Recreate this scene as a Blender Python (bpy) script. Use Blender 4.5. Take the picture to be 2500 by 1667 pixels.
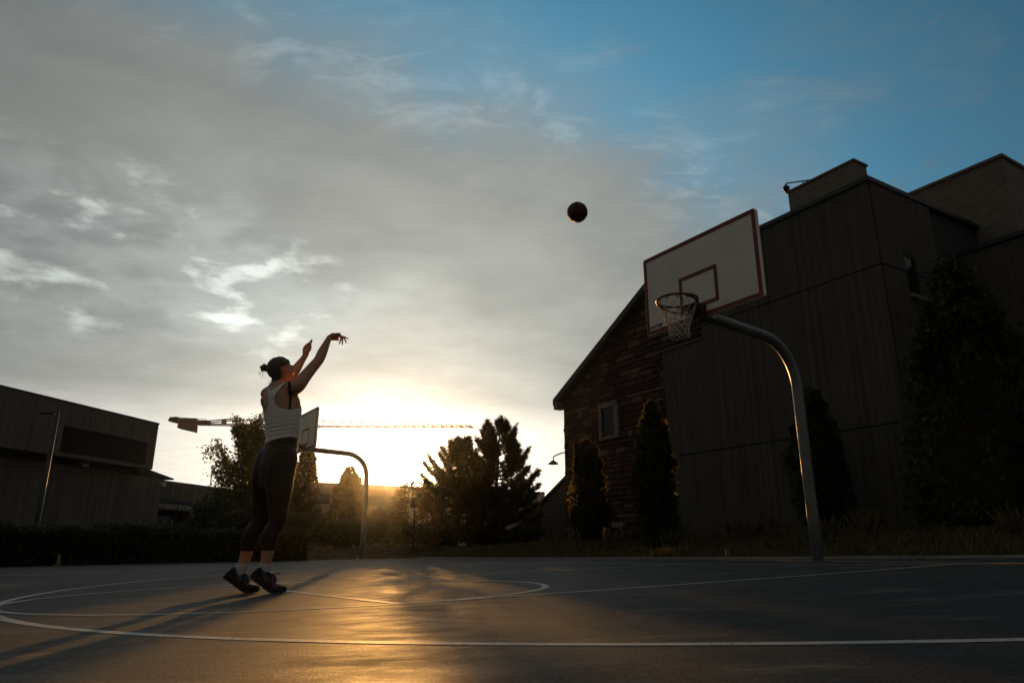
import bpy, bmesh, math, random
import numpy as np
from mathutils import Vector, Matrix

for _o in list(bpy.data.objects):
    bpy.data.objects.remove(_o, do_unlink=True)
SC = bpy.context.scene
COL = SC.collection
rng = np.random.default_rng(7)
random.seed(7)

# ------------------------------------------------------------------ camera
FPX, PITCH, CAMH = 1698.3, math.radians(16.547), 0.2707
cd = bpy.data.cameras.new('camera')
cd.sensor_width = 36.0
cd.lens = FPX / 2500.0 * 36.0
cd.clip_start, cd.clip_end = 0.05, 3000.0
cam = bpy.data.objects.new('camera', cd)
cam.location = (0, 0, CAMH)
cam.rotation_euler = (math.pi / 2 + PITCH, 0, 0)
COL.objects.link(cam)
SC.camera = cam

# ------------------------------------------------------------------ sun and sky
SUN_AZ = math.atan2(-0.1700, 1.01775)        # left of straight ahead
SUN_EL = math.radians(5.0)
SUN_DIR = Vector((math.sin(SUN_AZ) * math.cos(SUN_EL), math.cos(SUN_AZ) * math.cos(SUN_EL), math.sin(SUN_EL)))
sl = bpy.data.lights.new('sun', 'SUN')
sl.energy = 5.0
sl.angle = math.radians(0.6)
sl.color = (1.0, 0.47, 0.115)
so = bpy.data.objects.new('sun', sl)
so.rotation_euler = (-SUN_DIR).to_track_quat('-Z', 'Y').to_euler()
so.location = (-8, 60, 12)
COL.objects.link(so)

SC.view_settings.view_transform = 'Standard'
SC.view_settings.look = 'None'
SC.view_settings.gamma = 1.0
SC.view_settings.use_curve_mapping = False
SC.view_settings.exposure = 0.0


class N:
    """tiny helper for writing node trees"""
    def __init__(self, tree):
        self.t = tree

    def node(self, typ, **kw):
        n = self.t.nodes.new(typ)
        for k, v in kw.items():
            setattr(n, k, v)
        return n

    def put(self, sock, v):
        if isinstance(v, bpy.types.NodeSocket):
            self.t.links.new(v, sock)
        else:
            sock.default_value = v

    def m(self, op, a, b=None, c=None, clamp=False):
        n = self.node('ShaderNodeMath', operation=op, use_clamp=clamp)
        for i, v in enumerate((a, b, c)):
            if v is not None:
                self.put(n.inputs[i], v)
        return n.outputs[0]

    def sstep(self, x, lo, hi):
        n = self.node('ShaderNodeMapRange', interpolation_type='SMOOTHSTEP')
        self.put(n.inputs[0], x)
        n.inputs[1].default_value, n.inputs[2].default_value = lo, hi
        return n.outputs[0]

    def remap(self, x, a, b, c, d):
        n = self.node('ShaderNodeMapRange')
        self.put(n.inputs[0], x)
        for i, v in enumerate((a, b, c, d)):
            n.inputs[i + 1].default_value = v
        return n.outputs[0]

    def dot(self, a, b):
        n = self.node('ShaderNodeVectorMath', operation='DOT_PRODUCT')
        self.put(n.inputs[0], a)
        self.put(n.inputs[1], b)
        return n.outputs['Value']

    def vec(self, x, y, z):
        n = self.node('ShaderNodeCombineXYZ')
        for i, v in enumerate((x, y, z)):
            self.put(n.inputs[i], v)
        return n.outputs[0]

    def vm(self, op, a, b):
        n = self.node('ShaderNodeVectorMath', operation=op)
        self.put(n.inputs[0], a)
        if op == 'SCALE':
            self.put(n.inputs[3], b)
        else:
            self.put(n.inputs[1], b)
        return n.outputs[0]

    def noise(self, v, scale, detail=4.0, rough=0.55, dist=0.0):
        n = self.node('ShaderNodeTexNoise')
        if v is not None:
            self.put(n.inputs['Vector'], v)
        n.inputs['Scale'].default_value = scale
        n.inputs['Detail'].default_value = detail
        n.inputs['Roughness'].default_value = rough
        n.inputs['Distortion'].default_value = dist
        return n.outputs['Fac']

    def mix(self, f, a, b, blend='MIX'):
        n = self.node('ShaderNodeMix', data_type='RGBA', blend_type=blend)
        self.put(n.inputs[0], f)
        self.put(n.inputs[6], a if isinstance(a, bpy.types.NodeSocket) else tuple(a) + (1,) * (4 - len(a)))
        self.put(n.inputs[7], b if isinstance(b, bpy.types.NodeSocket) else tuple(b) + (1,) * (4 - len(b)))
        return n.outputs[2]

    def rgb(self, c):
        n = self.node('ShaderNodeRGB')
        n.outputs[0].default_value = tuple(c) + (1,)
        return n.outputs[0]

    def scale(self, col, f):
        return self.vm('SCALE', col, f)

    def add(self, a, b):
        return self.vm('ADD', a, b)


def ray(u, v):
    """direction through a point of the 2500 x 1667 photograph"""
    x, y = (u - 1250) / FPX, (833.5 - v) / FPX
    return Vector((x, math.cos(PITCH) - y * math.sin(PITCH), math.sin(PITCH) + y * math.cos(PITCH)))


def at(u, v, Y):
    r = ray(u, v)
    return Vector((0, 0, CAMH)) + r * (Y / r.y)


world = bpy.data.worlds.new('World')
SC.world = world
world.use_nodes = True
wt = world.node_tree
wt.nodes.clear()
w = N(wt)
tc = w.node('ShaderNodeTexCoord').outputs['Generated']
D = w.vm('NORMALIZE', tc, (0, 0, 0))
sx = w.node('ShaderNodeSeparateXYZ')
w.put(sx.inputs[0], D)
dx, dy, dz = sx.outputs
up = w.m('MAXIMUM', dz, 0.0)
inv = w.m('DIVIDE', 1.0, w.m('ADD', up, 0.10))
cp = w.vec(w.m('MULTIPLY', dx, inv), w.m('MULTIPLY', dy, inv), 0.0)       # the cloud layer, seen in perspective
ang = w.m('ARCCOSINE', w.m('MINIMUM', w.dot(D, tuple(SUN_DIR)), 0.9999999))


def fall(width, amp):
    return w.m('MULTIPLY', w.m('EXPONENT', w.m('DIVIDE', ang, -width)), amp)


sky = w.node('ShaderNodeTexSky', sky_type='NISHITA')
sky.sun_disc = False
sky.sun_elevation = SUN_EL
sky.sun_rotation = SUN_AZ
sky.air_density, sky.dust_density, sky.ozone_density = 1.0, 0.6, 2.0
clear = w.add(w.scale(sky.outputs[0], 0.05), w.scale(w.rgb((0.055, 0.37, 0.60)), w.m('ADD', 0.03, fall(0.30, 4.5))))
n_big = w.noise(cp, 0.85, 5, 0.55, 0.25)
n_mid = w.noise(cp, 2.6, 6, 0.58, 0.4)
n_fine = w.noise(w.vm('MULTIPLY', cp, (1.0, 1.8, 1.0)), 6.0, 7, 0.62, 0.6)
# cloud deck: everything below / left of a great circle, ragged by noise; thin veils beyond it
na = ray(430, -60).normalized().cross(ray(1820, 490).normalized()).normalized()
side = w.m('ADD', w.dot(D, tuple(na)), w.m('MULTIPLY', w.m('SUBTRACT', n_big, 0.5), 0.42))
side = w.m('ADD', side, w.m('MULTIPLY', w.m('SUBTRACT', n_mid, 0.5), 0.16))
deck = w.m('MAXIMUM', w.sstep(side, -0.16, 0.11), w.sstep(w.m('ADD', ang, w.m('MULTIPLY', w.m('SUBTRACT', n_big, 0.5), 0.5)), 1.10, 1.45))     # unseen cloud added away from the sun for brighter, neutral ambient light
veil = w.m('MULTIPLY', w.sstep(w.m('ADD', w.m('MULTIPLY', n_mid, 0.65), w.m('MULTIPLY', n_fine, 0.35)), 0.45, 0.74), 0.75)
wisp = w.m('MULTIPLY', w.sstep(w.noise(w.vm('MULTIPLY', cp, (2.2, 0.9, 1.0)), 2.3, 8, 0.66, 0.9), 0.56, 0.72), 0.8)
veil = w.m('MAXIMUM', veil, wisp)
cover = w.m('MAXIMUM', w.m('MULTIPLY', deck, 0.97), w.m('MULTIPLY', veil, 0.55))
# light scattered by the clouds falls off with the angle from the sun
lum = w.m('ADD', w.m('ADD', 0.135, fall(0.32, 0.78)), fall(0.085, 1.2))
tex = w.m('ADD', 0.22, w.m('ADD', w.m('MULTIPLY', n_big, 0.74), w.m('ADD', w.m('MULTIPLY', n_mid, 0.60), w.m('MULTIPLY', n_fine, 0.20))))
# a break in the deck low on the left: paler air, torn bright puffs and dark bars
az = w.m('ARCTAN2', dx, dy)
el = w.m('ARCSINE', dz)
_g = ray(250, 625).normalized()
AZ0, EL0 = math.atan2(_g.x, _g.y), math.asin(_g.z)
sv = w.vec(az, w.m('MULTIPLY', el, 2.4), 0.0)
n_bar = w.noise(sv, 4.6, 7, 0.55, 0.15)
n_puff = w.noise(w.vm('ADD', sv, (3.1, 1.7, 0.4)), 9.0, 8, 0.56, 0.1)
gq = w.m('ADD', w.m('POWER', w.m('DIVIDE', w.m('SUBTRACT', az, AZ0), 0.36), 2.0), w.m('POWER', w.m('DIVIDE', w.m('SUBTRACT', el, EL0), 0.115), 2.0))
gapf = w.m('ADD', w.m('SUBTRACT', 1.0, gq), w.m('MULTIPLY', w.m('SUBTRACT', n_bar, 0.5), 2.6))
gap = w.sstep(gapf, -0.5, 0.9)
puff = w.m('MULTIPLY', gap, w.sstep(n_puff, 0.53, 0.68))
bars = w.m('MULTIPLY', gap, w.sstep(n_bar, 0.54, 0.40))
silver = w.m('MULTIPLY', w.m('MULTIPLY', deck, w.m('SUBTRACT', 1.0, deck)), w.sstep(n_fine, 0.46, 0.70))
lum = w.m('MULTIPLY', lum, w.m('ADD', tex, w.m('MULTIPLY', silver, 2.2)))
lum = w.m('MULTIPLY', lum, w.m('ADD', w.m('ADD', 1.0, w.m('MULTIPLY', gap, 0.30)), w.m('SUBTRACT', w.m('MULTIPLY', puff, 1.15), w.m('MULTIPLY', bars, 0.30))))
tint = w.mix(w.sstep(ang, 0.05, 0.75), (1.0, 0.97, 0.82), (0.965, 1.0, 0.935))
tint = w.mix(w.m('MULTIPLY', gap, 0.5), tint, (0.90, 1.0, 0.95))
cloud = w.vm('MULTIPLY', tint, w.vec(lum, lum, lum))
col = w.mix(cover, w.add(clear, w.scale(w.rgb((1.0, 0.97, 0.85)), w.m('ADD', fall(0.20, 0.5), fall(0.05, 2.0)))), cloud)
# clear bright band below the deck, near the horizon
low = w.sstep(w.m('ADD', dz, w.m('MULTIPLY', w.m('SUBTRACT', n_mid, 0.5), 0.05)), 0.205, 0.150)
lowl = w.m('ADD', w.m('ADD', 0.03, fall(0.42, 1.6)), fall(0.07, 3.5))
lowl = w.m('MULTIPLY', lowl, w.m('ADD', 0.86, w.m('MULTIPLY', n_fine, 0.28)))
lowc = w.vm('MULTIPLY', w.mix(w.sstep(ang, 0.02, 0.5), (1.0, 0.93, 0.74), (1.0, 0.985, 0.93)), w.vec(lowl, lowl, lowl))
col = w.mix(low, col, lowc)
# the sun itself
disc = w.m('ADD', w.m('MULTIPLY', w.sstep(ang, 0.0105, 0.0070), 90.0), fall(0.016, 16.0))
col = w.add(col, w.scale(w.rgb((1.0, 0.80, 0.42)), disc))
bg = w.node('ShaderNodeBackground')
w.put(bg.inputs[0], col)
bg.inputs[1].default_value = 1.0
out = w.node('ShaderNodeOutputWorld')
wt.links.new(bg.outputs[0], out.inputs[0])
world.cycles.sampling_method = 'MANUAL'
world.cycles.sample_map_resolution = 1024

SC.render.engine = 'CYCLES'
SC.cycles.use_denoising = True
SC.cycles.max_bounces = 6
SC.cycles.transparent_max_bounces = 6
SC.cycles.sample_clamp_indirect = 6.0

# ------------------------------------------------------------------ helpers: meshes, materials, tags

def tag(o, label=None, cat=None, group=None, kind=None):
    if label: o['label'] = label
    if cat: o['category'] = cat
    if group: o['group'] = group
    if kind: o['kind'] = kind
    return o


def empty(name, loc, parent=None):
    o = bpy.data.objects.new(name, None)
    o.location = loc
    o.empty_display_size = 0.2
    COL.objects.link(o)
    if parent: o.parent = parent
    return o


def link(name, me, mat=None, parent=None, loc=None):
    """vertices are world coordinates; a parented mesh is shifted back by its parents' positions"""
    o = bpy.data.objects.new(name, me)
    if mat and not me.materials:
        me.materials.append(mat)
    COL.objects.link(o)
    if parent:
        o.parent = parent
        off = Vector((0, 0, 0))
        p = parent
        while p:
            off += p.location
            p = p.parent
        o.location = -off if loc is None else loc
    elif loc is not None:
        o.location = loc
    return o


def mesh(name, V, F, smooth=False):
    me = bpy.data.meshes.new(name)
    me.from_pydata([tuple(v) for v in V], [], [tuple(f) for f in F])
    me.update()
    if smooth:
        me.polygons.foreach_set('use_smooth', [True] * len(me.polygons))
    return me


def mesh_np(name, V, F, smooth=False):
    """V (n,3) float, F (m,k) int, all faces with k corners"""
    V = np.asarray(V, np.float32)
    F = np.asarray(F, np.int32)
    me = bpy.data.meshes.new(name)
    me.vertices.add(len(V))
    me.vertices.foreach_set('co', V.ravel())
    k = F.shape[1]
    me.loops.add(F.size)
    me.loops.foreach_set('vertex_index', F.ravel())
    me.polygons.add(len(F))
    me.polygons.foreach_set('loop_start', np.arange(0, F.size, k, dtype=np.int32))
    me.polygons.foreach_set('loop_total', np.full(len(F), k, np.int32))
    if smooth:
        me.polygons.foreach_set('use_smooth', np.ones(len(F), bool))
    me.update(calc_edges=True)
    me.validate()
    return me


class MB:
    """collects boxes, tubes, lofts into one mesh"""
    def __init__(self):
        self.V, self.F = [], []

    def add(self, V, F):
        o = len(self.V)
        self.V += [Vector(v) for v in V]
        self.F += [tuple(i + o for i in f) for f in F]
        return self

    def box(self, o, ax, ay, az, sx_, sy_, sz_):
        """box from corner o along axes ax, ay, az with sizes"""
        o = Vector(o); a, b, c = Vector(ax) * sx_, Vector(ay) * sy_, Vector(az) * sz_
        V = [o, o + a, o + a + b, o + b, o + c, o + a + c, o + a + b + c, o + b + c]
        F = [(0, 3, 2, 1), (4, 5, 6, 7), (0, 1, 5, 4), (1, 2, 6, 5), (2, 3, 7, 6), (3, 0, 4, 7)]
        if a.cross(b).dot(c) < 0:
            F = [f[::-1] for f in F]
        return self.add(V, F)

    def tube(self, pts, radii, n=10, caps=True):
        pts = [Vector(p) for p in pts]
        if not hasattr(radii, '__len__'): radii = [radii] * len(pts)
        V, F = [], []
        t0 = (pts[1] - pts[0]).normalized()
        ref = Vector((0, 0, 1)) if abs(t0.z) < 0.9 else Vector((1, 0, 0))
        u = t0.cross(ref).normalized()
        for i, p in enumerate(pts):
            t = (pts[min(i + 1, len(pts) - 1)] - pts[max(i - 1, 0)]).normalized()
            u = (u - t * u.dot(t)).normalized()
            v = t.cross(u)
            for k in range(n):
                a = 2 * math.pi * k / n
                V.append(p + (u * math.cos(a) + v * math.sin(a)) * radii[i])
        for i in range(len(pts) - 1):
            for k in range(n):
                k2 = (k + 1) % n
                F.append((i * n + k, i * n + k2, (i + 1) * n + k2, (i + 1) * n + k))
        if caps:
            F.append(tuple(range(n))[::-1])
            F.append(tuple((len(pts) - 1) * n + k for k in range(n)))
        return self.add(V, F)

    def rings(self, rings, closed=True):
        n = len(rings[0]); V = [p for r in rings for p in r]; F = []
        for i in range(len(rings) - 1):
            for k in range(n):
                k2 = (k + 1) % n
                F.append((i * n + k, i * n + k2, (i + 1) * n + k2, (i + 1) * n + k))
        if closed:
            F.append(tuple(range(n))[::-1])
            F.append(tuple((len(rings) - 1) * n + k for k in range(n)))
        return self.add(V, F)

    def ball(self, c, r, n=12, m=8, axes=None):
        c = Vector(c)
        if not hasattr(r, '__len__'): r = (r, r, r)
        ax = axes or (Vector((1, 0, 0)), Vector((0, 1, 0)), Vector((0, 0, 1)))
        rings = []
        for j in range(m + 1):
            ph = math.pi * (j + (0.02 if j == 0 else -0.02 if j == m else 0)) / m
            rings.append([c + ax[0] * (r[0] * math.sin(ph) * math.cos(2 * math.pi * k / n))
                          + ax[1] * (r[1] * math.sin(ph) * math.sin(2 * math.pi * k / n))
                          - ax[2] * (r[2] * math.cos(ph)) for k in range(n)])
        return self.rings(rings)

    def build(self, name, mat=None, parent=None, smooth=False, bevel=0.0):
        me = mesh(name, self.V, self.F, smooth)
        if bevel:
            bm = bmesh.new(); bm.from_mesh(me)
            bmesh.ops.bevel(bm, geom=bm.edges[:], offset=bevel, segments=2, affect='EDGES', profile=0.6)
            bm.to_mesh(me); bm.free()
        return link(name, me, mat, parent)


def mat(name, color, rough=0.7, spec=0.3, metal=0.0, var=0.25, vscale=3.0, bump=0.0, bscale=40.0, stretch=(1, 1, 1), sss=0.0, color2=None, mapping='Object', rvar=0.0, sheen=0.0):
    m_ = bpy.data.materials.new(name)
    m_.use_nodes = True
    t = m_.node_tree; t.nodes.clear()
    q = N(t)
    tcn = q.node('ShaderNodeTexCoord').outputs[mapping]
    v = q.vm('MULTIPLY', tcn, stretch)
    f = q.noise(v, vscale, 6, 0.6)
    c2 = color2 or tuple(c * (1 - var) for c in color)
    c1 = tuple(c * (1 + var * 0.6) for c in color) if not color2 else color
    base = q.mix(q.remap(f, 0.3, 0.7, 0, 1), c2, c1)
    b = q.node('ShaderNodeBsdfPrincipled')
    q.put(b.inputs['Base Color'], base)
    if rvar:
        q.put(b.inputs['Roughness'], q.remap(f, 0.3, 0.7, rough - rvar, rough + rvar))
    else:
        b.inputs['Roughness'].default_value = rough
    b.inputs['Specular IOR Level'].default_value = spec
    b.inputs['Metallic'].default_value = metal
    if sheen:
        b.inputs['Sheen Weight'].default_value = sheen
        b.inputs['Sheen Roughness'].default_value = 0.35
    if sss:
        b.inputs['Subsurface Weight'].default_value = sss
        b.inputs['Subsurface Radius'].default_value = (0.03, 0.010, 0.005)
        b.inputs['Subsurface Scale'].default_value = 1.0
    if bump:
        bn = q.node('ShaderNodeBump')
        bn.inputs['Strength'].default_value = bump
        bn.inputs['Distance'].default_value = 0.02
        q.put(bn.inputs['Height'], q.noise(v, bscale, 5, 0.6))
        q.put(b.inputs['Normal'], bn.outputs[0])
    o = q.node('ShaderNodeOutputMaterial')
    t.links.new(b.outputs[0], o.inputs[0])
    return m_


def leaf_mat(name, c1, c2, trans=0.35, tcol=None):
    m_ = bpy.data.materials.new(name)
    m_.use_nodes = True
    t = m_.node_tree; t.nodes.clear(); q = N(t)
    g = q.node('ShaderNodeNewGeometry')
    base = q.mix(g.outputs['Random Per Island'], c1, c2)
    d1 = q.node('ShaderNodeBsdfPrincipled')
    q.put(d1.inputs['Base Color'], base)
    d1.inputs['Roughness'].default_value = 0.55
    d1.inputs['Specular IOR Level'].default_value = 0.3
    tr = q.node('ShaderNodeBsdfTranslucent')
    q.put(tr.inputs['Color'], q.mix(g.outputs['Random Per Island'], tcol or c1, c2))
    mx = q.node('ShaderNodeMixShader'); mx.inputs[0].default_value = trans
    t.links.new(d1.outputs[0], mx.inputs[1]); t.links.new(tr.outputs[0], mx.inputs[2])
    o = q.node('ShaderNodeOutputMaterial'); t.links.new(mx.outputs[0], o.inputs[0])
    return m_


def text_mesh(body, size, mat_, name, parent, origin, ax, ay, depth=0.004, center=False, squeeze=1.0, bold=0.0):
    cu = bpy.data.curves.new(name, 'FONT')
    cu.body = body; cu.size = size; cu.extrude = depth; cu.offset = bold
    cu.align_x = 'CENTER' if center else 'LEFT'
    tmp = bpy.data.objects.new(name + '_tmp', cu); COL.objects.link(tmp)
    dg = bpy.context.evaluated_depsgraph_get()
    me = bpy.data.meshes.new_from_object(tmp.evaluated_get(dg))
    bpy.data.objects.remove(tmp, do_unlink=True)
    ax, ay = Vector(ax).normalized(), Vector(ay).normalized(); az = ax.cross(ay)
    for v in me.vertices:
        c = v.co.copy()
        v.co = Vector(origin) + ax * (c.x * squeeze) + ay * c.y + az * c.z
    me.materials.clear()
    return link(name, me, mat_, parent)


X3, Y3, Z3 = Vector((1, 0, 0)), Vector((0, 1, 0)), Vector((0, 0, 1))


def catmull(pts, n):
    P = [np.array(p, float) for p in pts]
    P = [2 * P[0] - P[1]] + P + [2 * P[-1] - P[-2]]
    outp = []
    for i in range(1, len(P) - 2):
        for k in range(n):
            t = k / n
            a, b, c, d_ = P[i - 1], P[i], P[i + 1], P[i + 2]
            outp.append(0.5 * ((2 * b) + (-a + c) * t + (2 * a - 5 * b + 4 * c - d_) * t * t + (-a + 3 * b - 3 * c + d_) * t ** 3))
    outp.append(P[-2])
    return outp

# ------------------------------------------------------------------ court frame and ground heights
HOOP = Vector((1.9425, 7.7114, 0)); PHI = 3.71298
CD = Vector((math.cos(PHI), math.sin(PHI), 0))      # from the backboard out into the court
CN = Vector((-math.sin(PHI), math.cos(PHI), 0))     # along the baseline, towards the camera's right


def _soft(v, lo, hi, ww=3.0):
    return np.where(v > hi, hi + ww * np.tanh((v - hi) / ww), np.where(v < lo, lo + ww * np.tanh((v - lo) / ww), v))


def gz(x, y):
    """the court is not quite level: a gentle crossfall and crown"""
    x = _soft(np.asarray(x, float), -5, 5); y = _soft(np.asarray(y, float), 0, 9)
    return 0.027404 * x - 0.0048344 * (y - 5) + 0.00132356 * x * x - 0.0013422 * x * (y - 5) + 0.0012075 * (y - 5) ** 2


def cpt(a, b, dz=0.0):
    p = HOOP + CD * a + CN * b
    p.z = float(gz(p.x, p.y)) + dz
    return p


EDGE = [cpt(-3.35, 14), cpt(-3.35, 2), cpt(-3.75, -3.5), cpt(-4.0, -9), cpt(-3.9, -15.3), cpt(2.2, -12.75), cpt(6.4, -10.3), cpt(16, -5), cpt(18, 14)]
EP = np.array([(p.x, p.y) for p in EDGE])


def edge_dist(x, y):
    """signed distance to the court outline, negative inside"""
    x = np.asarray(x, float); y = np.asarray(y, float)
    dmin = np.full(x.shape, 1e9); inside = np.zeros(x.shape, bool)
    for i in range(len(EP)):
        a, b = EP[i], EP[(i + 1) % len(EP)]
        ab = b - a
        t = np.clip(((x - a[0]) * ab[0] + (y - a[1]) * ab[1]) / (ab @ ab), 0, 1)
        dmin = np.minimum(dmin, np.hypot(x - a[0] - t * ab[0], y - a[1] - t * ab[1]))
        c = ((a[1] > y) != (b[1] > y)) & (x < (b[0] - a[0]) * (y - a[1]) / (b[1] - a[1] + 1e-12) + a[0])
        inside ^= c
    return np.where(inside, -dmin, dmin)


def tz(x, y):
    """height of the soil around the court"""
    x = np.asarray(x, float); y = np.asarray(y, float)
    d = edge_dist(x, y)
    t = np.clip((d - 0.25) / 6.0, 0, 1); t = t * t * (3 - 2 * t)
    lump = 0.05 * np.sin(x * 0.9 + 1.3 * np.sin(y * 0.5)) * np.sin(y * 0.7 + x * 0.2) * np.clip(d / 2, 0, 1)
    return gz(x, y) - 0.05 + 0.03 * np.clip(d, 0, 1) + 0.44 * t + lump * np.clip(1 - d / 60, 0, 1)


def tzf(x, y):
    return float(tz(np.array([x]), np.array([y]))[0])


M_soil = mat('dry_grass_soil', (0.055, 0.047, 0.026), 0.95, 0.1, var=0.5, vscale=1.4, bump=0.8, bscale=9.0)


def asphalt():
    m_ = bpy.data.materials.new('court_asphalt'); m_.use_nodes = True
    t = m_.node_tree; t.nodes.clear(); q = N(t)
    tcn = q.node('ShaderNodeTexCoord').outputs['Object']
    big = q.noise(tcn, 0.45, 6, 0.62, 0.3)
    fine = q.noise(tcn, 70.0, 3, 0.6)
    streak = q.noise(q.vm('MULTIPLY', tcn, (1.0, 3.0, 1.0)), 1.3, 7, 0.68, 0.5)
    dust = q.sstep(streak, 0.54, 0.66)
    base = q.mix(q.remap(big, 0.3, 0.7, 0, 1), (0.023, 0.0175, 0.014), (0.040, 0.031, 0.025))
    crk = q.node('ShaderNodeTexVoronoi', feature='DISTANCE_TO_EDGE')
    q.put(crk.inputs['Vector'], q.vm('ADD', tcn, q.vm('SCALE', q.vec(q.noise(tcn, 1.1, 5, 0.65), q.noise(q.vm('ADD', tcn, (7.0, 3.0, 1.0)), 1.1, 5, 0.65), 0.0), 1.6)))
    crk.inputs['Scale'].default_value = 0.22
    base = q.mix(q.m('MULTIPLY', q.sstep(crk.outputs[0], 0.006, 0.0015), 0.75), base, (0.006, 0.006, 0.006))
    base = q.mix(q.m('MULTIPLY', q.sstep(fine, 0.56, 0.70), 0.5), base, (0.16, 0.145, 0.125))
    base = q.mix(q.m('MULTIPLY', dust, 0.75), base, (0.16, 0.125, 0.080))
    b = q.node('ShaderNodeBsdfPrincipled')
    q.put(b.inputs['Base Color'], base)
    patch = q.noise(q.vm('MULTIPLY', tcn, (1.0, 1.7, 1.0)), 3.2, 8, 0.70, 0.3)
    q.put(b.inputs['Roughness'], q.m('ADD', q.m('ADD', q.remap(big, 0.3, 0.7, 0.60, 0.72), q.remap(patch, 0.3, 0.7, -0.10, 0.14)), q.m('MULTIPLY', dust, 0.12)))
    b.inputs['Specular IOR Level'].default_value = 0.18
    bn = q.node('ShaderNodeBump'); bn.inputs['Strength'].default_value = 0.6; bn.inputs['Distance'].default_value = 0.004
    q.put(bn.inputs['Height'], q.m('ADD', q.noise(tcn, 190.0, 2, 0.6), q.m('MULTIPLY', q.noise(tcn, 45.0, 3, 0.6), 0.6)))
    q.put(b.inputs['Normal'], bn.outputs[0])
    o = q.node('ShaderNodeOutputMaterial'); t.links.new(b.outputs[0], o.inputs[0])
    return m_


def paint():
    m_ = bpy.data.materials.new('worn_white_line_paint'); m_.use_nodes = True
    t = m_.node_tree; t.nodes.clear(); q = N(t)
    tcn = q.node('ShaderNodeTexCoord').outputs['Object']
    wear = q.sstep(q.m('ADD', q.m('MULTIPLY', q.noise(tcn, 60, 4, 0.6), 0.5), q.m('MULTIPLY', q.noise(tcn, 5, 5, 0.7), 0.5)), 0.50, 0.62)
    base = q.mix(q.m('MULTIPLY', wear, 0.8), (0.50, 0.44, 0.37), (0.07, 0.062, 0.056))
    b = q.node('ShaderNodeBsdfPrincipled'); q.put(b.inputs['Base Color'], base)
    b.inputs['Roughness'].default_value = 0.62; b.inputs['Specular IOR Level'].default_value = 0.3
    bn = q.node('ShaderNodeBump'); bn.inputs['Strength'].default_value = 0.5; bn.inputs['Distance'].default_value = 0.004
    q.put(bn.inputs['Height'], q.noise(tcn, 110.0, 2, 0.6)); q.put(b.inputs['Normal'], bn.outputs[0])
    o = q.node('ShaderNodeOutputMaterial'); t.links.new(b.outputs[0], o.inputs[0])
    return m_


M_asph = asphalt(); M_paint = paint()
M_kerb = mat('kerb_concrete', (0.30, 0.27, 0.23), 0.85, 0.2, var=0.3, vscale=2.0, bump=0.5, bscale=30)

# ground: one sheet out to the horizon, finer near the court
def axis(lo, hi, c0, c1):
    a = list(np.arange(c0, c1, 0.7))
    s, v = 0.7, c1
    while v < hi: a.append(v); s *= 1.25; v += s
    a.append(hi)
    s, v = 0.7, c0
    pre = []
    while v > lo: s *= 1.25; v -= s; pre.append(v)
    pre[-1] = lo
    return np.array(sorted(set(np.round(pre + a, 3))))
gx, gy = axis(-330, 330, -26, 26), axis(-60, 420, -14, 44)
XX, YY = np.meshgrid(gx, gy)
ZZ = tz(XX.ravel(), YY.ravel())
nx, ny = len(gx), len(gy)
idx = np.arange(nx * ny).reshape(ny, nx)
Fq = np.stack([idx[:-1, :-1].ravel(), idx[:-1, 1:].ravel(), idx[1:, 1:].ravel(), idx[1:, :-1].ravel()], 1)
tag(link('ground', mesh_np('ground', np.stack([XX.ravel(), YY.ravel(), ZZ], 1), Fq, True), M_soil), 'dry grassy soil around the court', kind='structure')

# court slab
bm = bmesh.new()
cell = 0.5
x0, x1, y0, y1 = EP[:, 0].min(), EP[:, 0].max(), EP[:, 1].min(), EP[:, 1].max()
vs = [bm.verts.new((p[0], p[1], 0)) for p in EP]
bm.faces.new(vs)
for k in np.arange(x0 + cell, x1, cell):
    bmesh.ops.bisect_plane(bm, geom=bm.verts[:] + bm.edges[:] + bm.faces[:], plane_co=(k, 0, 0), plane_no=(1, 0, 0))
for k in np.arange(y0 + cell, y1, cell):
    bmesh.ops.bisect_plane(bm, geom=bm.verts[:] + bm.edges[:] + bm.faces[:], plane_co=(0, k, 0), plane_no=(0, 1, 0))
for v in bm.verts: v.co.z = float(gz(v.co.x, v.co.y))
bmesh.ops.recalc_face_normals(bm, faces=bm.faces[:])
if sum(f.normal.z for f in bm.faces) < 0: bmesh.ops.reverse_faces(bm, faces=bm.faces[:])
be = [e for e in bm.edges if e.is_boundary]
r_ = bmesh.ops.extrude_edge_only(bm, edges=be)
for g in r_['geom']:
    if isinstance(g, bmesh.types.BMVert): g.co.z -= 0.12
me = bpy.data.meshes.new('court'); bm.to_mesh(me); bm.free()
me.polygons.foreach_set('use_smooth', [True] * len(me.polygons))
court = tag(link('court', me, M_asph), 'dark asphalt basketball court', kind='structure')


def stripe(name, ab, width=0.05, closed=False, dz=0.0016):
    """painted line following court coordinates ab"""
    P = [Vector((a, b)) for a, b in ab]; L, R = [], []
    n = len(P)
    for i in range(n):
        p0 = P[i - 1] if (i > 0 or closed) else P[i]
        p1 = P[(i + 1) % n] if (i < n - 1 or closed) else P[i]
        t = (p1 - p0).normalized(); s = Vector((-t.y, t.x)) * (width / 2)
        L.append(cpt(*(P[i] + s), dz)); R.append(cpt(*(P[i] - s), dz))
    V = L + R
    F = [(i, (i + 1) % n, n + (i + 1) % n, n + i) for i in range(n if closed else n - 1)]
    me = mesh(name, V, F)
    if me.polygons[0].normal.z < 0: me.flip_normals()
    return link(name, me, M_paint, court)


def lin(a0, b0, a1, b1, n=24):
    return [(a0 + (a1 - a0) * i / n, b0 + (b1 - b0) * i / n) for i in range(n + 1)]


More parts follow.
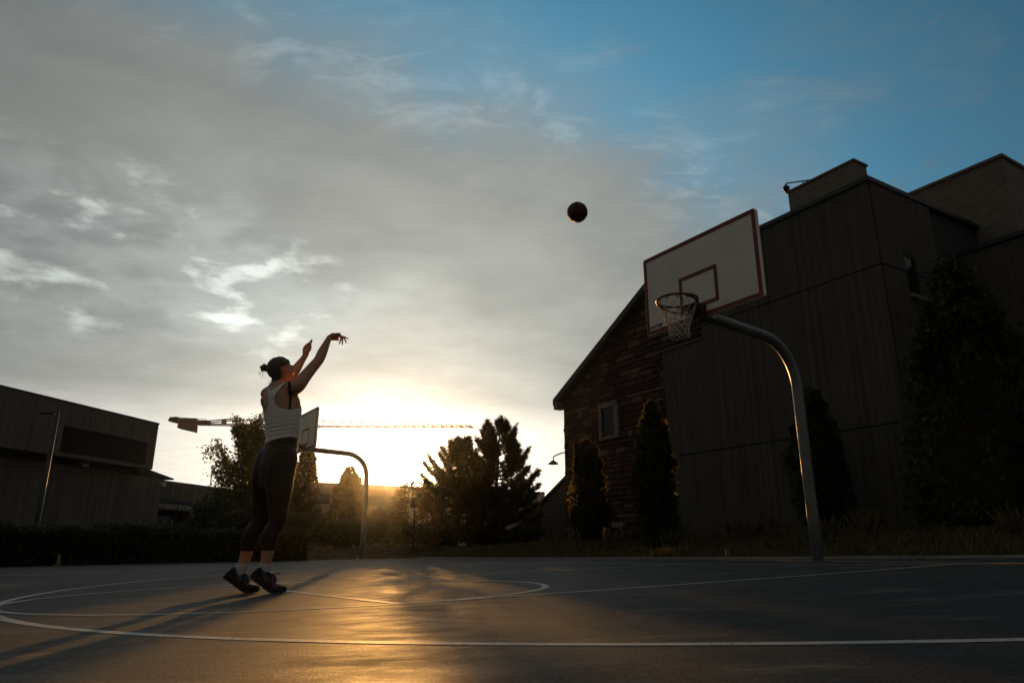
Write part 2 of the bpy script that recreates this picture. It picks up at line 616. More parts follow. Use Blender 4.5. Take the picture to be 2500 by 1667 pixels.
for b0 in (0.0, -13.7):
    R = 6.024; sa = 0.0 if b0 == 0 else 0.35
    arc = [(-1.57 + sa, b0 + R)] + [(sa - 1.2 + 0.24 * i, b0 + R) for i in range(5)] + [(sa + R * math.sin(t), b0 + R * math.cos(t)) for t in np.linspace(0, math.pi, 97)] + [(sa - 0.24 * i, b0 - R) for i in range(1, 6)] + [(-1.57 + sa, b0 - R)]
    if b0 != 0: arc = [p for p in arc if p[1] > b0 - 0.5 and p[0] < 5.2]
    stripe('three_point_line', arc, 0.056)
    stripe('free_throw_circle', [(sa + 4.19 + 1.83 * math.cos(t), b0 + 1.83 * math.sin(t)) for t in np.linspace(0, 2 * math.pi, 96, endpoint=False)], closed=True, dz=0.0020) if b0 == 0 else stripe('free_throw_circle', [(sa + 4.19 + 1.83 * math.cos(t), b0 + 1.83 * math.sin(t)) for t in np.linspace(-1.1, 1.7, 40)], dz=0.0020)
    stripe('lane_line', lin(sa - 1.6, b0 + 1.83, sa + 4.19, b0 + 1.83), dz=0.0024)
    if b0 == 0: stripe('lane_line', lin(-1.6, b0 - 1.83, 4.19, b0 - 1.83), dz=0.0024)
    stripe('free_throw_line', lin(sa + 4.19, b0 + 1.8, sa + 4.19, b0 - (1.8 if b0 == 0 else 0)), dz=0.0028)
stripe('baseline', lin(-1.6, 7.4, -1.6, -11.5, 60), dz=0.0032)
stripe('sideline', lin(-1.6, -6.6, 9.5, -6.6, 40), dz=0.0036)

# concrete mow strip along the edge of the asphalt, in cast lengths
def edge_strip(a, b, name):
    P = [Vector(a), Vector(b)]
    L = (P[1] - P[0]).length; n = max(1, int(L / 3.0))
    dirv = (P[1] - P[0]).normalized(); nrm = Vector((dirv.y, -dirv.x, 0))
    mid = (P[0] + P[1]) / 2 + nrm * 0.2
    if edge_dist(np.array([mid.x]), np.array([mid.y]))[0] < 0: nrm = -nrm
    for i in range(n):
        q0 = P[0] + (P[1] - P[0]) * (i / n); q1 = P[0] + (P[1] - P[0]) * ((i + 1) / n) - dirv * 0.012
        V = []
        for p in (q0, q1):
            z = float(gz(p.x, p.y))
            for off, dz in ((0.004, -0.1), (0.004, 0.022), (0.34, 0.026), (0.34, -0.1)):
                r = p + nrm * off; V.append((r.x, r.y, z + dz))
        me = mesh(name, V, [(0, 1, 5, 4), (1, 2, 6, 5), (2, 3, 7, 6), (0, 3, 2, 1), (4, 5, 6, 7)])
        bm = bmesh.new(); bm.from_mesh(me); bmesh.ops.recalc_face_normals(bm, faces=bm.faces[:]); bm.to_mesh(me); bm.free()
        link(name, me, M_kerb, kerb_root)
kerb_root = tag(empty('kerb', (0, 0, 0)), 'flush concrete strip edging the asphalt', kind='structure')
for i in range(4): edge_strip(EDGE[i], EDGE[i + 1], 'kerb_stone')

# ------------------------------------------------------------------ materials for the built things
def board_concrete(name, c, axis_u, scale=7.0, rel=0.6):
    """board-marked concrete: vertical ribs with streaky weathering; axis_u = horizontal direction of the wall"""
    m_ = bpy.data.materials.new(name); m_.use_nodes = True
    t = m_.node_tree; t.nodes.clear(); q = N(t)
    tcn = q.node('ShaderNodeTexCoord').outputs['Object']
    u = q.dot(tcn, tuple(axis_u))
    sp = q.node('ShaderNodeSeparateXYZ'); q.put(sp.inputs[0], tcn)
    z = sp.outputs[2]
    board = q.noise(q.vec(u, 0.0, q.m('MULTIPLY', z, 0.02)), scale, 2, 0.5)
    run = q.noise(q.vec(q.m('MULTIPLY', u, 4.0), 0.0, q.m('MULTIPLY', z, 0.25)), 1.6, 6, 0.65)
    cloud_ = q.noise(tcn, 0.35, 5, 0.6)
    base = q.mix(q.remap(board, 0.3, 0.7, 0, 1), tuple(x * 0.68 for x in c), tuple(x * 1.16 for x in c))
    base = q.mix(q.m('MULTIPLY', q.sstep(run, 0.48, 0.72), 0.55), base, tuple(x * 0.5 for x in c))
    base = q.mix(q.m('MULTIPLY', q.sstep(cloud_, 0.45, 0.7), 0.4), base, (c[0] * 1.25, c[1] * 1.12, c[2] * 0.95))
    b = q.node('ShaderNodeBsdfPrincipled'); q.put(b.inputs['Base Color'], base)
    b.inputs['Roughness'].default_value = 0.9; b.inputs['Specular IOR Level'].default_value = 0.15
    wv = q.m('PINGPONG', q.m('MULTIPLY', u, 1.0), 0.07)
    bn = q.node('ShaderNodeBump'); bn.inputs['Strength'].default_value = rel; bn.inputs['Distance'].default_value = 0.06
    q.put(bn.inputs['Height'], q.m('ADD', q.m('MULTIPLY', wv, 4.0), q.noise(tcn, 18, 4, 0.6)))
    q.put(b.inputs['Normal'], bn.outputs[0])
    o = q.node('ShaderNodeOutputMaterial'); t.links.new(b.outputs[0], o.inputs[0])
    return m_


def coursed(name, c, rows, joint=0.12):
    """thin horizontal courses too far away to pick apart"""
    m_ = bpy.data.materials.new(name); m_.use_nodes = True
    t = m_.node_tree; t.nodes.clear(); q = N(t)
    tcn = q.node('ShaderNodeTexCoord').outputs['Object']
    sp = q.node('ShaderNodeSeparateXYZ'); q.put(sp.inputs[0], tcn)
    fr = q.m('FRACT', q.m('MULTIPLY', sp.outputs[2], rows))
    j = q.sstep(fr, 1 - joint, 1.0)
    nz = q.noise(q.vm('MULTIPLY', tcn, (1.2, 1.2, rows * 0.9)), 2.0, 4, 0.6)
    base = q.mix(q.remap(nz, 0.3, 0.7, 0, 1), tuple(x * 0.75 for x in c), tuple(x * 1.15 for x in c))
    base = q.mix(q.m('MULTIPLY', j, 0.6), base, tuple(x * 0.4 for x in c))
    b = q.node('ShaderNodeBsdfPrincipled'); q.put(b.inputs['Base Color'], base)
    b.inputs['Roughness'].default_value = 0.85; b.inputs['Specular IOR Level'].default_value = 0.2
    bn = q.node('ShaderNodeBump'); bn.inputs['Strength'].default_value = 0.6; bn.inputs['Distance'].default_value = 0.02
    bn.invert = True
    q.put(bn.inputs['Height'], j); q.put(b.inputs['Normal'], bn.outputs[0])
    o = q.node('ShaderNodeOutputMaterial'); t.links.new(b.outputs[0], o.inputs[0])
    return m_


WE1 = Vector((-0.52057, 0.85382, 0)); WE2 = Vector((0.85382, 0.52057, 0))     # along the right-hand wall, and into it
CC = Vector((10.277, 18.0, 0))
LE1 = Vector((0.22137, 0.97519, 0)); LE2 = Vector((0.97519, -0.22137, 0))       # left building: along the wall, and out of it
LL = Vector((-23.017, 45.0, 0))

M_conc = board_concrete('board_marked_concrete', (0.100, 0.084, 0.068), WE1)
M_conc_side = board_concrete('board_marked_concrete_return', (0.100, 0.084, 0.070), WE2)
M_conc_left = board_concrete('ribbed_tan_concrete', (0.155, 0.125, 0.100), LE1, 5.0)
M_coping = mat('dark_metal_coping', (0.035, 0.036, 0.04), 0.5, 0.4, 0.3)
M_pent = coursed('tan_rooftop_cladding', (0.19, 0.155, 0.115), 3.6)
M_roof = mat('dark_roof', (0.045, 0.042, 0.04), 0.85, 0.2)
M_black = mat('black_opening_and_shade', (0.012, 0.012, 0.014), 0.5, 0.4)
M_mortar = mat('dark_mortar', (0.045, 0.033, 0.027), 0.95, 0.1, bump=0.5, bscale=20)
M_trim = mat('pale_sandstone_trim', (0.22, 0.175, 0.135), 0.85, 0.15, bump=0.3, bscale=25)
M_fasc = mat('dark_fascia', (0.05, 0.045, 0.04), 0.7, 0.2)
M_steel = mat('grey_galvanised_steel', (0.20, 0.20, 0.21), 0.42, 0.5, 0.55, var=0.25, vscale=6, rvar=0.1)
M_polegrey = mat('grey_painted_steel', (0.17, 0.17, 0.175), 0.38, 0.5, 0.2, var=0.3, vscale=7, rvar=0.08)
M_dark = mat('black_painted_metal', (0.02, 0.02, 0.022), 0.4, 0.5)


def glass_mat():
    m_ = bpy.data.materials.new('dark_window_glass'); m_.use_nodes = True
    b = m_.node_tree.nodes['Principled BSDF']
    q = N(m_.node_tree)
    tcn = q.node('ShaderNodeTexCoord').outputs['Object']
    q.put(b.inputs['Base Color'], q.mix(q.noise(tcn, 0.8, 2), (0.01, 0.013, 0.017), (0.02, 0.025, 0.03)))
    b.inputs['Roughness'].default_value = 0.12
    b.inputs['Specular IOR Level'].default_value = 0.18
    return m_
M_glass = glass_mat()


def wpt(s, t, z, o=CC):
    p = o + WE1 * s + WE2 * t
    return Vector((p.x, p.y, z))


def wbox(s0, s1, t0, t1, z0, z1, name, m, parent, bevel=0.0, o=CC):
    return MB().box(wpt(s0, t0, z0, o), WE1, WE2, Z3, s1 - s0, t1 - t0, z1 - z0).build(name, m, parent, bevel=bevel)


# ---- concrete hall
root = tag(empty('concrete_building', CC), 'tall dark board-marked concrete building behind the near hoop', 'building')
# core set 3 cm behind the cast panels, so their joints are real recesses
core = wbox(0.05, 6.69, 0.05, 11.9, -0.4, 10.5, 'core', M_roof, root)
zs = [(-0.4, 3.43), (3.47, 7.86), (7.90, 10.46)]
for z0, z1 in zs:
    wbox(0.0, 6.72, 0.0, 0.045, z0, z1, 'concrete_panel', M_conc, root)
wbox(6.72, 8.75, 0.0, 9.0, -0.4, 3.43, 'concrete_panel', M_conc, root)
wbox(6.72, 8.75, 0.0, 9.0, 3.47, 7.40, 'concrete_panel', M_conc, root)
wbox(6.70, 8.80, -0.04, 9.0, 7.40, 7.50, 'coping', M_coping, root)
# side wall with the two slit windows: panels around the openings
T1 = 3.15
for z0, z1, wz in ((-0.4, 3.43, (2.5, 3.43)), (3.47, 7.86, None), (7.90, 10.46, None)):
    if z0 == -0.4:
        segs = [(0.045, 1.24, z0, z1), (1.78, T1, z0, z1), (1.24, 1.78, z0, 2.5)]
    elif z0 == 3.47:
        segs = [(0.045, 1.22, z0, z1), (1.80, T1, z0, z1), (1.22, 1.80, 3.79, 7.22), (1.24, 1.78, z0, z0 + .001)]
    else:
        segs = [(0.045, 1.22, z0, z1), (1.80, T1, z0, z1), (1.22, 1.80, 8.50, z1)]
    for t0, t1, a, b in segs:
        if b - a > 0.01:
            wbox(-0.045, 0.0, t0, t1, a, b, 'concrete_panel', M_conc_side, root)
for t0, t1, a, b in ((1.22, 1.80, 7.22, 8.50), (1.24, 1.78, 2.5, 3.79)):
    win = wbox(0.02, 0.04, t0, t1, a, b, 'window', M_glass, root)
    wbox(-0.02, 0.02, t0, t0 + 0.05, a, b, 'window_frame', M_dark, win)
    wbox(-0.02, 0.02, t1 - 0.05, t1, a, b, 'window_frame', M_dark, win)
    wbox(-0.02, 0.02, t0 + 0.05, t1 - 0.05, b - 0.05, b, 'window_frame', M_dark, win)
    wbox(-0.14, -0.01, t0 - 0.06, t1 + 0.12, a - 0.13, a - 0.002, 'window_sill', M_trim, win)
# parapet copings
wbox(-0.09, 6.80, -0.07, 0.30, 10.46, 10.60, 'coping', M_coping, root)
wbox(-0.09, 0.28, 0.30, 11.9, 10.46, 10.60, 'coping', M_coping, root)
wbox(6.52, 6.80, 0.30, 11.9, 10.46, 10.60, 'coping', M_coping, root)
# lower wing on the right
wing = wbox(-14.0, 0.0, T1 + 0.05, 11.5, -0.4, 8.6, 'wing_core', M_roof, root)
for z0, z1 in ((-0.4, 3.43), (3.47, 8.56)):
    for k in range(4):
        wbox(-3.48 * (k + 1), -3.48 * k - 0.02, T1, T1 + 0.045, z0, z1, 'concrete_panel', M_conc, root)
wbox(-14.0, -0.05, T1 - 0.06, T1 + 0.3, 8.6, 8.73, 'coping', M_coping, root)
# rooftop plant rooms clad in tan courses
p1 = wbox(2.57, 5.37, 4.0, 4.77, 10.0, 13.70, 'plant_room', M_pent, root)
wbox(2.52, 5.42, 3.95, 4.82, 13.70, 13.78, 'coping', M_trim, p1)
p2 = wbox(-1.13, 6.0, T1 + 3.0, T1 + 9.0, 8.5, 12.62, 'plant_room', M_pent, root)
wbox(-1.19, 6.0, T1 + 2.94, T1 + 9.0, 12.62, 12.72, 'coping', M_trim, p2)
# short return that closes the plant room to the tower
# security camera on an outreach arm over the roof edge
a0 = wpt(4.55, 4.0, 13.80)
cam_root = tag(empty('security_camera', a0), 'small dome security camera on an outreach arm at the roof', 'camera')
MB().tube([wpt(4.15, 4.1, 13.76), wpt(5.36, 4.02, 14.14), wpt(5.42, 4.0, 14.13), wpt(5.43, 4.0, 14.04)], 0.028, 8).build('arm', M_dark, cam_root, True)
MB().tube([wpt(4.72, 4.08, 13.76), wpt(4.72, 4.08, 13.95)], 0.022, 8).build('bracket', M_dark, cam_root, True)
hs = MB().tube([wpt(5.42, 4.0, 14.08), wpt(5.42, 4.0, 13.98), wpt(5.42, 4.0, 13.90)], [0.05, 0.13, 0.14], 14).build('housing', M_dark, cam_root, True)
MB().ball(wpt(5.42, 4.0, 13.895), (0.11, 0.11, 0.13), 14, 8).build('dome', M_glass, cam_root, True)

# ---- red sandstone gable
BO = CC + WE2 * 0.6
gb = tag(empty('stone_building', wpt(16.2, 0, 0, BO)), 'red rubble-stone gabled building beside the concrete hall', 'building')
S0, S1, SR, ZE, ZR = 16.15, 6.0, 9.0, 6.92, 6.92 + 0.547 * (16.15 - 9.0)


def gable_top(s):
    return ZE + 0.547 * (S0 - s) if s >= SR else ZR - 0.547 * (SR - s)


WIN = [(12.40, 13.24, 4.80, 6.02), (12.35, 13.05, 0.30, 1.07)]       # openings s0, s1, z0, z1
TRIMS = [(12.22, 13.42, 6.02, 6.26), (12.14, 12.40, 4.80, 6.02), (13.24, 13.42, 4.80, 6.02), (12.14, 13.44, 4.66, 4.80), (12.10, 13.36, 1.07, 1.29), (12.17, 12.35, 0.2, 1.07), (13.05, 13.23, 0.2, 1.07)]
# backing wall (mortar) as prism with gable outline and openings left as recessed dark panes in front of a deeper niche
def gable_prism(t0, t1, name, m, parent):
    out = [(S0, -0.4), (S0, ZE), (SR, ZR), (S1, gable_top(S1)), (S1, -0.4)]
    V = [wpt(s, t0, z, BO) for s, z in out] + [wpt(s, t1, z, BO) for s, z in out]
    n = len(out)
    F = [tuple(range(n)), tuple(range(2 * n - 1, n - 1, -1))] + [(i, n + i, n + (i + 1) % n, (i + 1) % n) for i in range(n)]
    me = mesh(name, V, F)
    bm = bmesh.new(); bm.from_mesh(me); bmesh.ops.recalc_face_normals(bm, faces=bm.faces[:]); bm.to_mesh(me); bm.free()
    return link(name, me, m, parent)
wallo = gable_prism(0.05, 0.60, 'wall', M_mortar, gb)
gable_prism(0.61, 12.0, 'wall_core', M_mortar, gb)
# roof planes with fascia
for s_a, s_b in ((S0 + 0.35, SR), (SR, S1)):
    V = []
    for tt in (-0.30, 12.2):
        for s, up_ in ((s_a, 0.0), (s_b, 0.0), (s_b, 0.16), (s_a, 0.16)):
            zz = (ZE + 0.547 * (S0 - s)) if s_a > SR else gable_top(s)
            V.append(wpt(s, tt, zz + 0.06 + up_, BO))
    me = mesh('roof', V, [(0, 1, 2, 3), (7, 6, 5, 4), (0, 4, 5, 1), (1, 5, 6, 2), (2, 6, 7, 3), (3, 7, 4, 0)])
    bm = bmesh.new(); bm.from_mesh(me); bmesh.ops.recalc_face_normals(bm, faces=bm.faces[:]); bm.to_mesh(me); bm.free()
    rf = link('roof', me, M_roof, gb)
    if s_a > SR:
        V = []
        for tt in (-0.33, -0.302):
            for s, dz_ in ((s_a, -0.10), (s_b, -0.10), (s_b, 0.20), (s_a, 0.20)):
                V.append(wpt(s, tt, ZE + 0.547 * (S0 - s) + 0.06 + dz_, BO))
        me = mesh('fascia', V, [(0, 1, 2, 3), (7, 6, 5, 4), (0, 4, 5, 1), (1, 5, 6, 2), (2, 6, 7, 3), (3, 7, 4, 0)])
        bm = bmesh.new(); bm.from_mesh(me); bmesh.ops.recalc_face_normals(bm, faces=bm.faces[:]); bm.to_mesh(me); bm.free()
        link('fascia', me, M_fasc, rf)
        wbox(S0 + 0.05, S0 + 0.32, -0.30, 0.1, ZE - 0.42, ZE - 0.06, 'kneeler', M_trim, gb, o=BO)
for (s0, s1, z0, z1), nm in zip(WIN, ('window', 'window')):
    wn = wbox(s0, s1, -0.005, 0.0, z0, z1, nm, M_glass, gb, o=BO)
    wbox(s0, s0 + 0.06, -0.03, -0.006, z0, z1, 'window_frame', M_dark, wn, o=BO)
    wbox(s1 - 0.06, s1, -0.03, -0.006, z0, z1, 'window_frame', M_dark, wn, o=BO)
    wbox(s0 + 0.06, s1 - 0.06, -0.03, -0.006, z1 - 0.06, z1, 'window_frame', M_dark, wn, o=BO)
for k, (s0, s1, z0, z1) in enumerate(TRIMS):
    wbox(s0, s1, -0.10, 0.045, z0 + 0.003, z1 - 0.003, ['lintel', 'jamb', 'jamb', 'window_sill', 'lintel', 'jamb', 'jamb'][k], M_trim, gb, bevel=0.012, o=BO)
# rubble stones, each its own block
M_stones = [mat('red_sandstone', (0.088, 0.042, 0.031), 0.9, 0.12, var=0.35, vscale=5, bump=0.7, bscale=14),
            mat('brown_sandstone', (0.070, 0.040, 0.031), 0.9, 0.12, var=0.35, vscale=5, bump=0.7, bscale=14),
            mat('pink_sandstone', (0.16, 0.083, 0.060), 0.9, 0.12, var=0.3, vscale=5, bump=0.6, bscale=14),
            mat('grey_sandstone', (0.15, 0.115, 0.09), 0.9, 0.12, var=0.3, vscale=5, bump=0.6, bscale=14)]
stone_me = []
for k in range(12):
    m_ = M_stones[0 if k < 5 else 1 if k < 9 else 2 if k < 11 else 3]
    rr = random.Random(k)
    V = []
    for zf, ins in ((0.0, 0.0), (1.0, 0.06)):
        for x, y in ((0, 0), (0.5, -0.02), (1, 0), (1, 1), (0.5, 1.02), (0, 1)):
            V.append((min(max(x, ins * 0.7), 1 - ins * 0.7) + rr.uniform(-0.02, 0.02), zf * (1 + rr.uniform(-0.35, 0.2)), min(max(y, ins * 1.4), 1 - ins * 1.4) + rr.uniform(-0.05, 0.05)))
    F = [(6, 7, 8, 9, 10, 11)] + [(i, (i + 1) % 6, 6 + (i + 1) % 6, 6 + i) for i in range(6)]
    me = mesh('stone', V, F)
    bm = bmesh.new(); bm.from_mesh(me); bmesh.ops.recalc_face_normals(bm, faces=bm.faces[:]); bm.to_mesh(me); bm.free()
    me.materials.append(m_)
    stone_me.append(me)
stones = []
z = -0.1
while z < ZR:
    hgt = random.choice((0.13, 0.16, 0.19, 0.23, 0.27))
    s = S0 - 0.01 - random.uniform(0, 0.05)
    while s > 6.72:
        ln = random.uniform(0.28, 0.95) * (1.15 if hgt < 0.2 else 0.9)
        s2 = max(s - ln, 6.7)
        zt = min(z + hgt, gable_top(s) if s >= SR else gable_top(s2))
        blocked = any(s2 < b_ and s > a_ and z < d_ and z + hgt > c_ for a_, b_, c_, d_ in TRIMS + WIN)
        if blocked:
            # trim the stone against the opening
            for a_, b_, c_, d_ in TRIMS + WIN:
                if s2 < b_ and s > a_ and z < d_ and z + hgt > c_:
                    if s > b_ + 0.12: s2 = max(s2, b_ + 0.01)
                    else: s2 = min(s2, s) ; 
            blocked = any(s2 < b_ and s > a_ and z < d_ and z + hgt > c_ for a_, b_, c_, d_ in TRIMS + WIN)
            if blocked:
                s -= 0.15
                continue
        hidden = s < 8.75 and zt < 7.6
        if zt - z > 0.06 and s - s2 > 0.08 and not hidden:
            stones.append((s, s2, z, zt, random.randrange(12), random.uniform(0.025, 0.075)))
        s = s2 - 0.018
    z += hgt + 0.016
Rw = Matrix((( -WE1.x, -WE2.x, 0, 0), (-WE1.y, -WE2.y, 0, 0), (0, 0, 1, 0), (0, 0, 0, 1)))
stones.sort(key=lambda q_: -(q_[0] - q_[1]) * (q_[3] - q_[2]))
rest = MB(); rest_m = []
goff = gb.location
for i, (s, s2, z0, z1, k, dp) in enumerate(stones):
    o = wpt(s, 0.055, z0, BO)
    Mx = Matrix.Translation(o) @ Rw @ Matrix.Diagonal((s - s2, dp + 0.02, z1 - z0, 1))
    if i < 290:
        ob = bpy.data.objects.new('stone', stone_me[k]); COL.objects.link(ob); ob.parent = gb
        ob.matrix_local = Matrix.Translation(-goff) @ Mx
    else:
        me = stone_me[k]
        rest.add([Mx @ v.co for v in me.vertices], [tuple(p.vertices) for p in me.polygons])
        rest_m += [0 if k < 5 else 1 if k < 9 else 2 if k < 11 else 3] * len(me.polygons)
ro = rest.build('rubble_stones', M_stones[0], gb)
for m_ in M_stones[1:]: ro.data.materials.append(m_)
ro.data.polygons.foreach_set('material_index', rest_m)
ro['kind'] = 'stuff'
# sloping flank wall running down from the corner, with capping
fl = tag(empty('flank_wall', wpt(18, 0.3, 0, BO)), 'low sloping concrete flank wall left of the stone gable', 'wall')
def slope_prism(pts, t0, t1, name, m, parent):
    V = [wpt(s, t0, z_, BO) for s, z_ in pts] + [wpt(s, t1, z_, BO) for s, z_ in pts]; n = len(pts)
    F = [tuple(range(n)), tuple(range(2 * n - 1, n - 1, -1))] + [(i, n + i, n + (i + 1) % n, (i + 1) % n) for i in range(n)]
    me = mesh(name, V, F); bm = bmesh.new(); bm.from_mesh(me); bmesh.ops.recalc_face_normals(bm, faces=bm.faces[:]); bm.to_mesh(me); bm.free()
    return link(name, me, m, parent)
slope_prism([(16.17, -0.4), (16.17, 3.40), (20.6, 1.20), (20.6, -0.4)], 0.3, 3.0, 'wall', M_conc, fl)
slope_prism([(16.17, 3.402), (16.17, 3.56), (20.75, 1.28), (20.75, 1.12)], 0.18, 3.1, 'coping', M_roof, fl)
# gooseneck wall lamp
lr = tag(empty('wall_lamp', wpt(16.2, 0.3, 3.6, BO)), 'black gooseneck lamp on the corner of the stone building', 'lamp')
MB().tube([wpt(16.17, 0.3, 3.45, BO), wpt(16.17, 0.3, 4.05, BO)], 0.05, 8).build('back_plate', M_dark, lr)
MB().tube(catmull([wpt(16.2, 0.3, 4.0, BO), wpt(16.35, 0.3, 4.35, BO), wpt(16.5, 0.3, 4.55, BO), wpt(17.2, 0.3, 4.50, BO), wpt(17.42, 0.3, 4.42, BO), wpt(17.45, 0.3, 4.25, BO)], 4), 0.032, 8).build('arm', M_dark, lr, True)
MB().tube([wpt(17.45, 0.3, 4.28, BO), wpt(17.45, 0.3, 4.22, BO), wpt(17.45, 0.3, 4.14, BO), wpt(17.45, 0.3, 4.10, BO)], [0.06, 0.14, 0.24, 0.25], 16).build('lamp_shade', M_dark, lr, True)

# ---- left building
def lpt(s, t, z):
    p = LL + LE1 * s + LE2 * t
    return Vector((p.x, p.y, z))


def lbox(s0, s1, t0, t1, z0, z1, name, m, parent, bevel=0.0):
    return MB().box(lpt(s0, t0, z0), LE1, LE2, Z3, s1 - s0, t1 - t0, z1 - z0).build(name, m, parent, bevel=bevel)


lb = tag(empty('ribbed_building', LL), 'low tan ribbed-concrete building with an overhanging louvred upper storey', 'building')
VS0, VS1, VZ0, VZ1 = -7.20, -0.74, 5.31, 6.73
lbox(-45, VS0, -8, 0, 5.10, 8.0, 'upper_wall', M_conc_left, lb)
lbox(VS0, VS1, -8, 0, VZ1, 8.0, 'upper_wall', M_conc_left, lb)
lbox(VS0, VS1, -8, 0, 5.10, VZ0, 'upper_wall', M_conc_left, lb)
lbox(VS1, 0.0, -8, 0, 5.10, 8.0, 'upper_wall', M_conc_left, lb)
lbox(-45, 0.03, -8, 0.04, 8.0, 8.09, 'coping', M_coping, lb)
lv = lbox(VS0, VS1, -0.42, -0.30, VZ0, VZ1, 'louvre', M_black, lb)
M_slat = mat('dark_louvre_slat', (0.045, 0.042, 0.042), 0.5, 0.4)
nsl = 17
for k in range(nsl):
    z_ = VZ0 + (VZ1 - VZ0) * (k + 0.25) / nsl
    V = [lpt(VS0 + 0.01, -0.28, z_ + 0.06), lpt(VS1 - 0.01, -0.28, z_ + 0.06), lpt(VS1 - 0.01, -0.06, z_), lpt(VS0 + 0.01, -0.06, z_)]
    V += [v + Vector((0, 0, 0.014)) for v in V]
    MB().add(V, [(0, 1, 2, 3), (7, 6, 5, 4), (0, 4, 5, 1), (1, 5, 6, 2), (2, 6, 7, 3), (3, 7, 4, 0)]).build('slat', M_slat, lv)
lbox(-45, 2.3, -8, -1.0, -0.4, 4.75, 'lower_wall', M_conc_left, lb)
lbox(-45, 1.4, -7.9, -1.25, 4.752, 5.098, 'soffit_shade_band', M_black, lb)  # black fill between the storeys paints in the soffit's shade
V = [lpt(1.42, -7.9, 4.76), lpt(1.42, -0.95, 4.76), lpt(3.30, -0.95, 4.76), lpt(3.30, -7.9, 4.76), lpt(0.02, -7.9, 5.2), lpt(0.02, -0.95, 5.12)]
V = [lpt(0.02, -7.9, 4.77), lpt(0.02, -0.97, 4.77), lpt(3.35, -0.97, 4.77), lpt(3.35, -7.9, 4.77), lpt(0.02, -7.9, 5.35), lpt(0.02, -0.97, 5.35), lpt(3.35, -0.97, 4.86), lpt(3.35, -7.9, 4.86)]
MB().add(V, [(0, 3, 2, 1), (4, 5, 6, 7), (0, 1, 5, 4), (1, 2, 6, 5), (2, 3, 7, 6), (3, 0, 4, 7)]).build('sloped_roof', M_roof, lb)
lbox(2.3, 14.0, -8, -1.75, 3.55, 4.77, 'lower_wall', M_conc_left, lb)
lbox(6.6, 14.0, -8, -1.75, -0.4, 3.55, 'lower_wall', M_conc_left, lb)
lbox(2.3, 6.6, -8, -2.6, -0.4, 3.55, 'entrance_wall', M_fasc, lb)
lbox(2.32, 6.6, -2.6, -1.73, 3.36, 3.55, 'canopy', M_black, lb)
sg = lbox(2.32, 6.6, -1.86, -1.80, 2.80, 3.36, 'sign_board', M_fasc, lb)
M_letter = mat('pale_sign_letters', (0.55, 0.50, 0.42), 0.6, 0.3)
text_mesh('NORTHEAST ENTRANCE', 0.44, M_letter, 'lettering', sg, lpt(2.55, -1.79, 2.90), LE1, Z3, 0.01, squeeze=1.02)
for k in range(3):
    dr = lbox(3.0 + k * 0.95, 3.9 + k * 0.95, -2.59, -2.54, -0.1, 2.45, 'door', M_glass, lb)
    lbox(2.95 + k * 0.95, 3.0 + k * 0.95, -2.59, -2.49, -0.1, 2.5, 'door_frame', M_steel, dr)
    MB().tube([lpt(3.75 + k * 0.95, -2.46, 0.7), lpt(3.75 + k * 0.95, -2.46, 2.2)], 0.035, 8).build('handle', M_letter, dr)
M_lampbox = mat('pale_lamp_casing', (0.42, 0.38, 0.33), 0.35, 0.5)
for (s0, s1, z0, z1, lab) in ((-4.80, -4.30, 4.80, 5.03, 'pale box-shaped wall light under the louvred storey'), (2.0, 2.35, 4.24, 4.50, 'pale box-shaped wall light above the sign')):
    wl = tag(empty('wall_light', lpt(s0, -1, z0)), lab, 'wall light')
    bd_ = lbox(s0, s1, -0.998, -0.72, z0, z1, 'casing', M_lampbox, wl, bevel=0.02)
    lbox(s0 + 0.05, s1 - 0.05, -0.97, -0.75, z0 - 0.03, z0 - 0.002, 'lens', M_glass, wl)

# ---- far block behind the trees
fb = tag(empty('far_block', (-30, 170, 0)), 'long flat-roofed block far behind the trees', 'building')
M_far = coursed('far_buff_panels', (0.24, 0.19, 0.16), 0.28, 0.05)
bx0 = at(640, 1176, 170); bx1 = at(1330, 1205, 170)
V = []
for (p, q) in ((bx0, 0), (bx1, 0)):
    V += [Vector((p.x, p.y, -0.3)), Vector((p.x, p.y + 25, -0.3)), Vector((p.x, p.y + 25, p.z)), Vector((p.x, p.y, p.z))]
MB().add(V, [(0, 4, 7, 3), (1, 2, 6, 5), (3, 7, 6, 2), (0, 3, 2, 1), (4, 5, 6, 7)]).build('wall', M_far, fb)
dv = (bx1 - bx0)
MB().box(bx0 + Vector((0, -0.08, 0)), dv.normalized(), Y3, Z3, dv.length, 0.8, 0.45).build('coping', M_coping, fb)
for k in range(12):
    p = bx0 + dv * ((k + 0.35) / 12)
    wn = MB().box(Vector((p.x, p.y - 0.03, p.z - 4.6)), X3, Y3, Z3, 3.2, 0.02, 2.4).build('window', M_glass, fb)

# ------------------------------------------------------------------ basketball hoops
M_board = mat('chalky_white_backboard', (0.82, 0.74, 0.62), 0.55, 0.3, var=0.10, vscale=2.5)
M_red = mat('dark_red_paint', (0.20, 0.035, 0.022), 0.5, 0.3, var=0.25)
M_rim = mat('dark_rim_steel', (0.075, 0.022, 0.014), 0.42, 0.5, 0.2)
M_net = mat('white_nylon_net', (0.55, 0.50, 0.42), 0.7, 0.2)
M_ink = mat('black_print', (0.02, 0.02, 0.022), 0.6, 0.2)


def rounded(w_, h_, r, n=5):
    P = []
    for cx_, cy_, a0_ in ((w_ / 2 - r, h_ / 2 - r, 0), (-w_ / 2 + r, h_ / 2 - r, 90), (-w_ / 2 + r, -h_ / 2 + r, 180), (w_ / 2 - r, -h_ / 2 + r, 270)):
        for k in range(n + 1):
            a = math.radians(a0_ + 90 * k / n)
            P.append((cx_ + r * math.cos(a), cy_ + r * math.sin(a)))
    return P


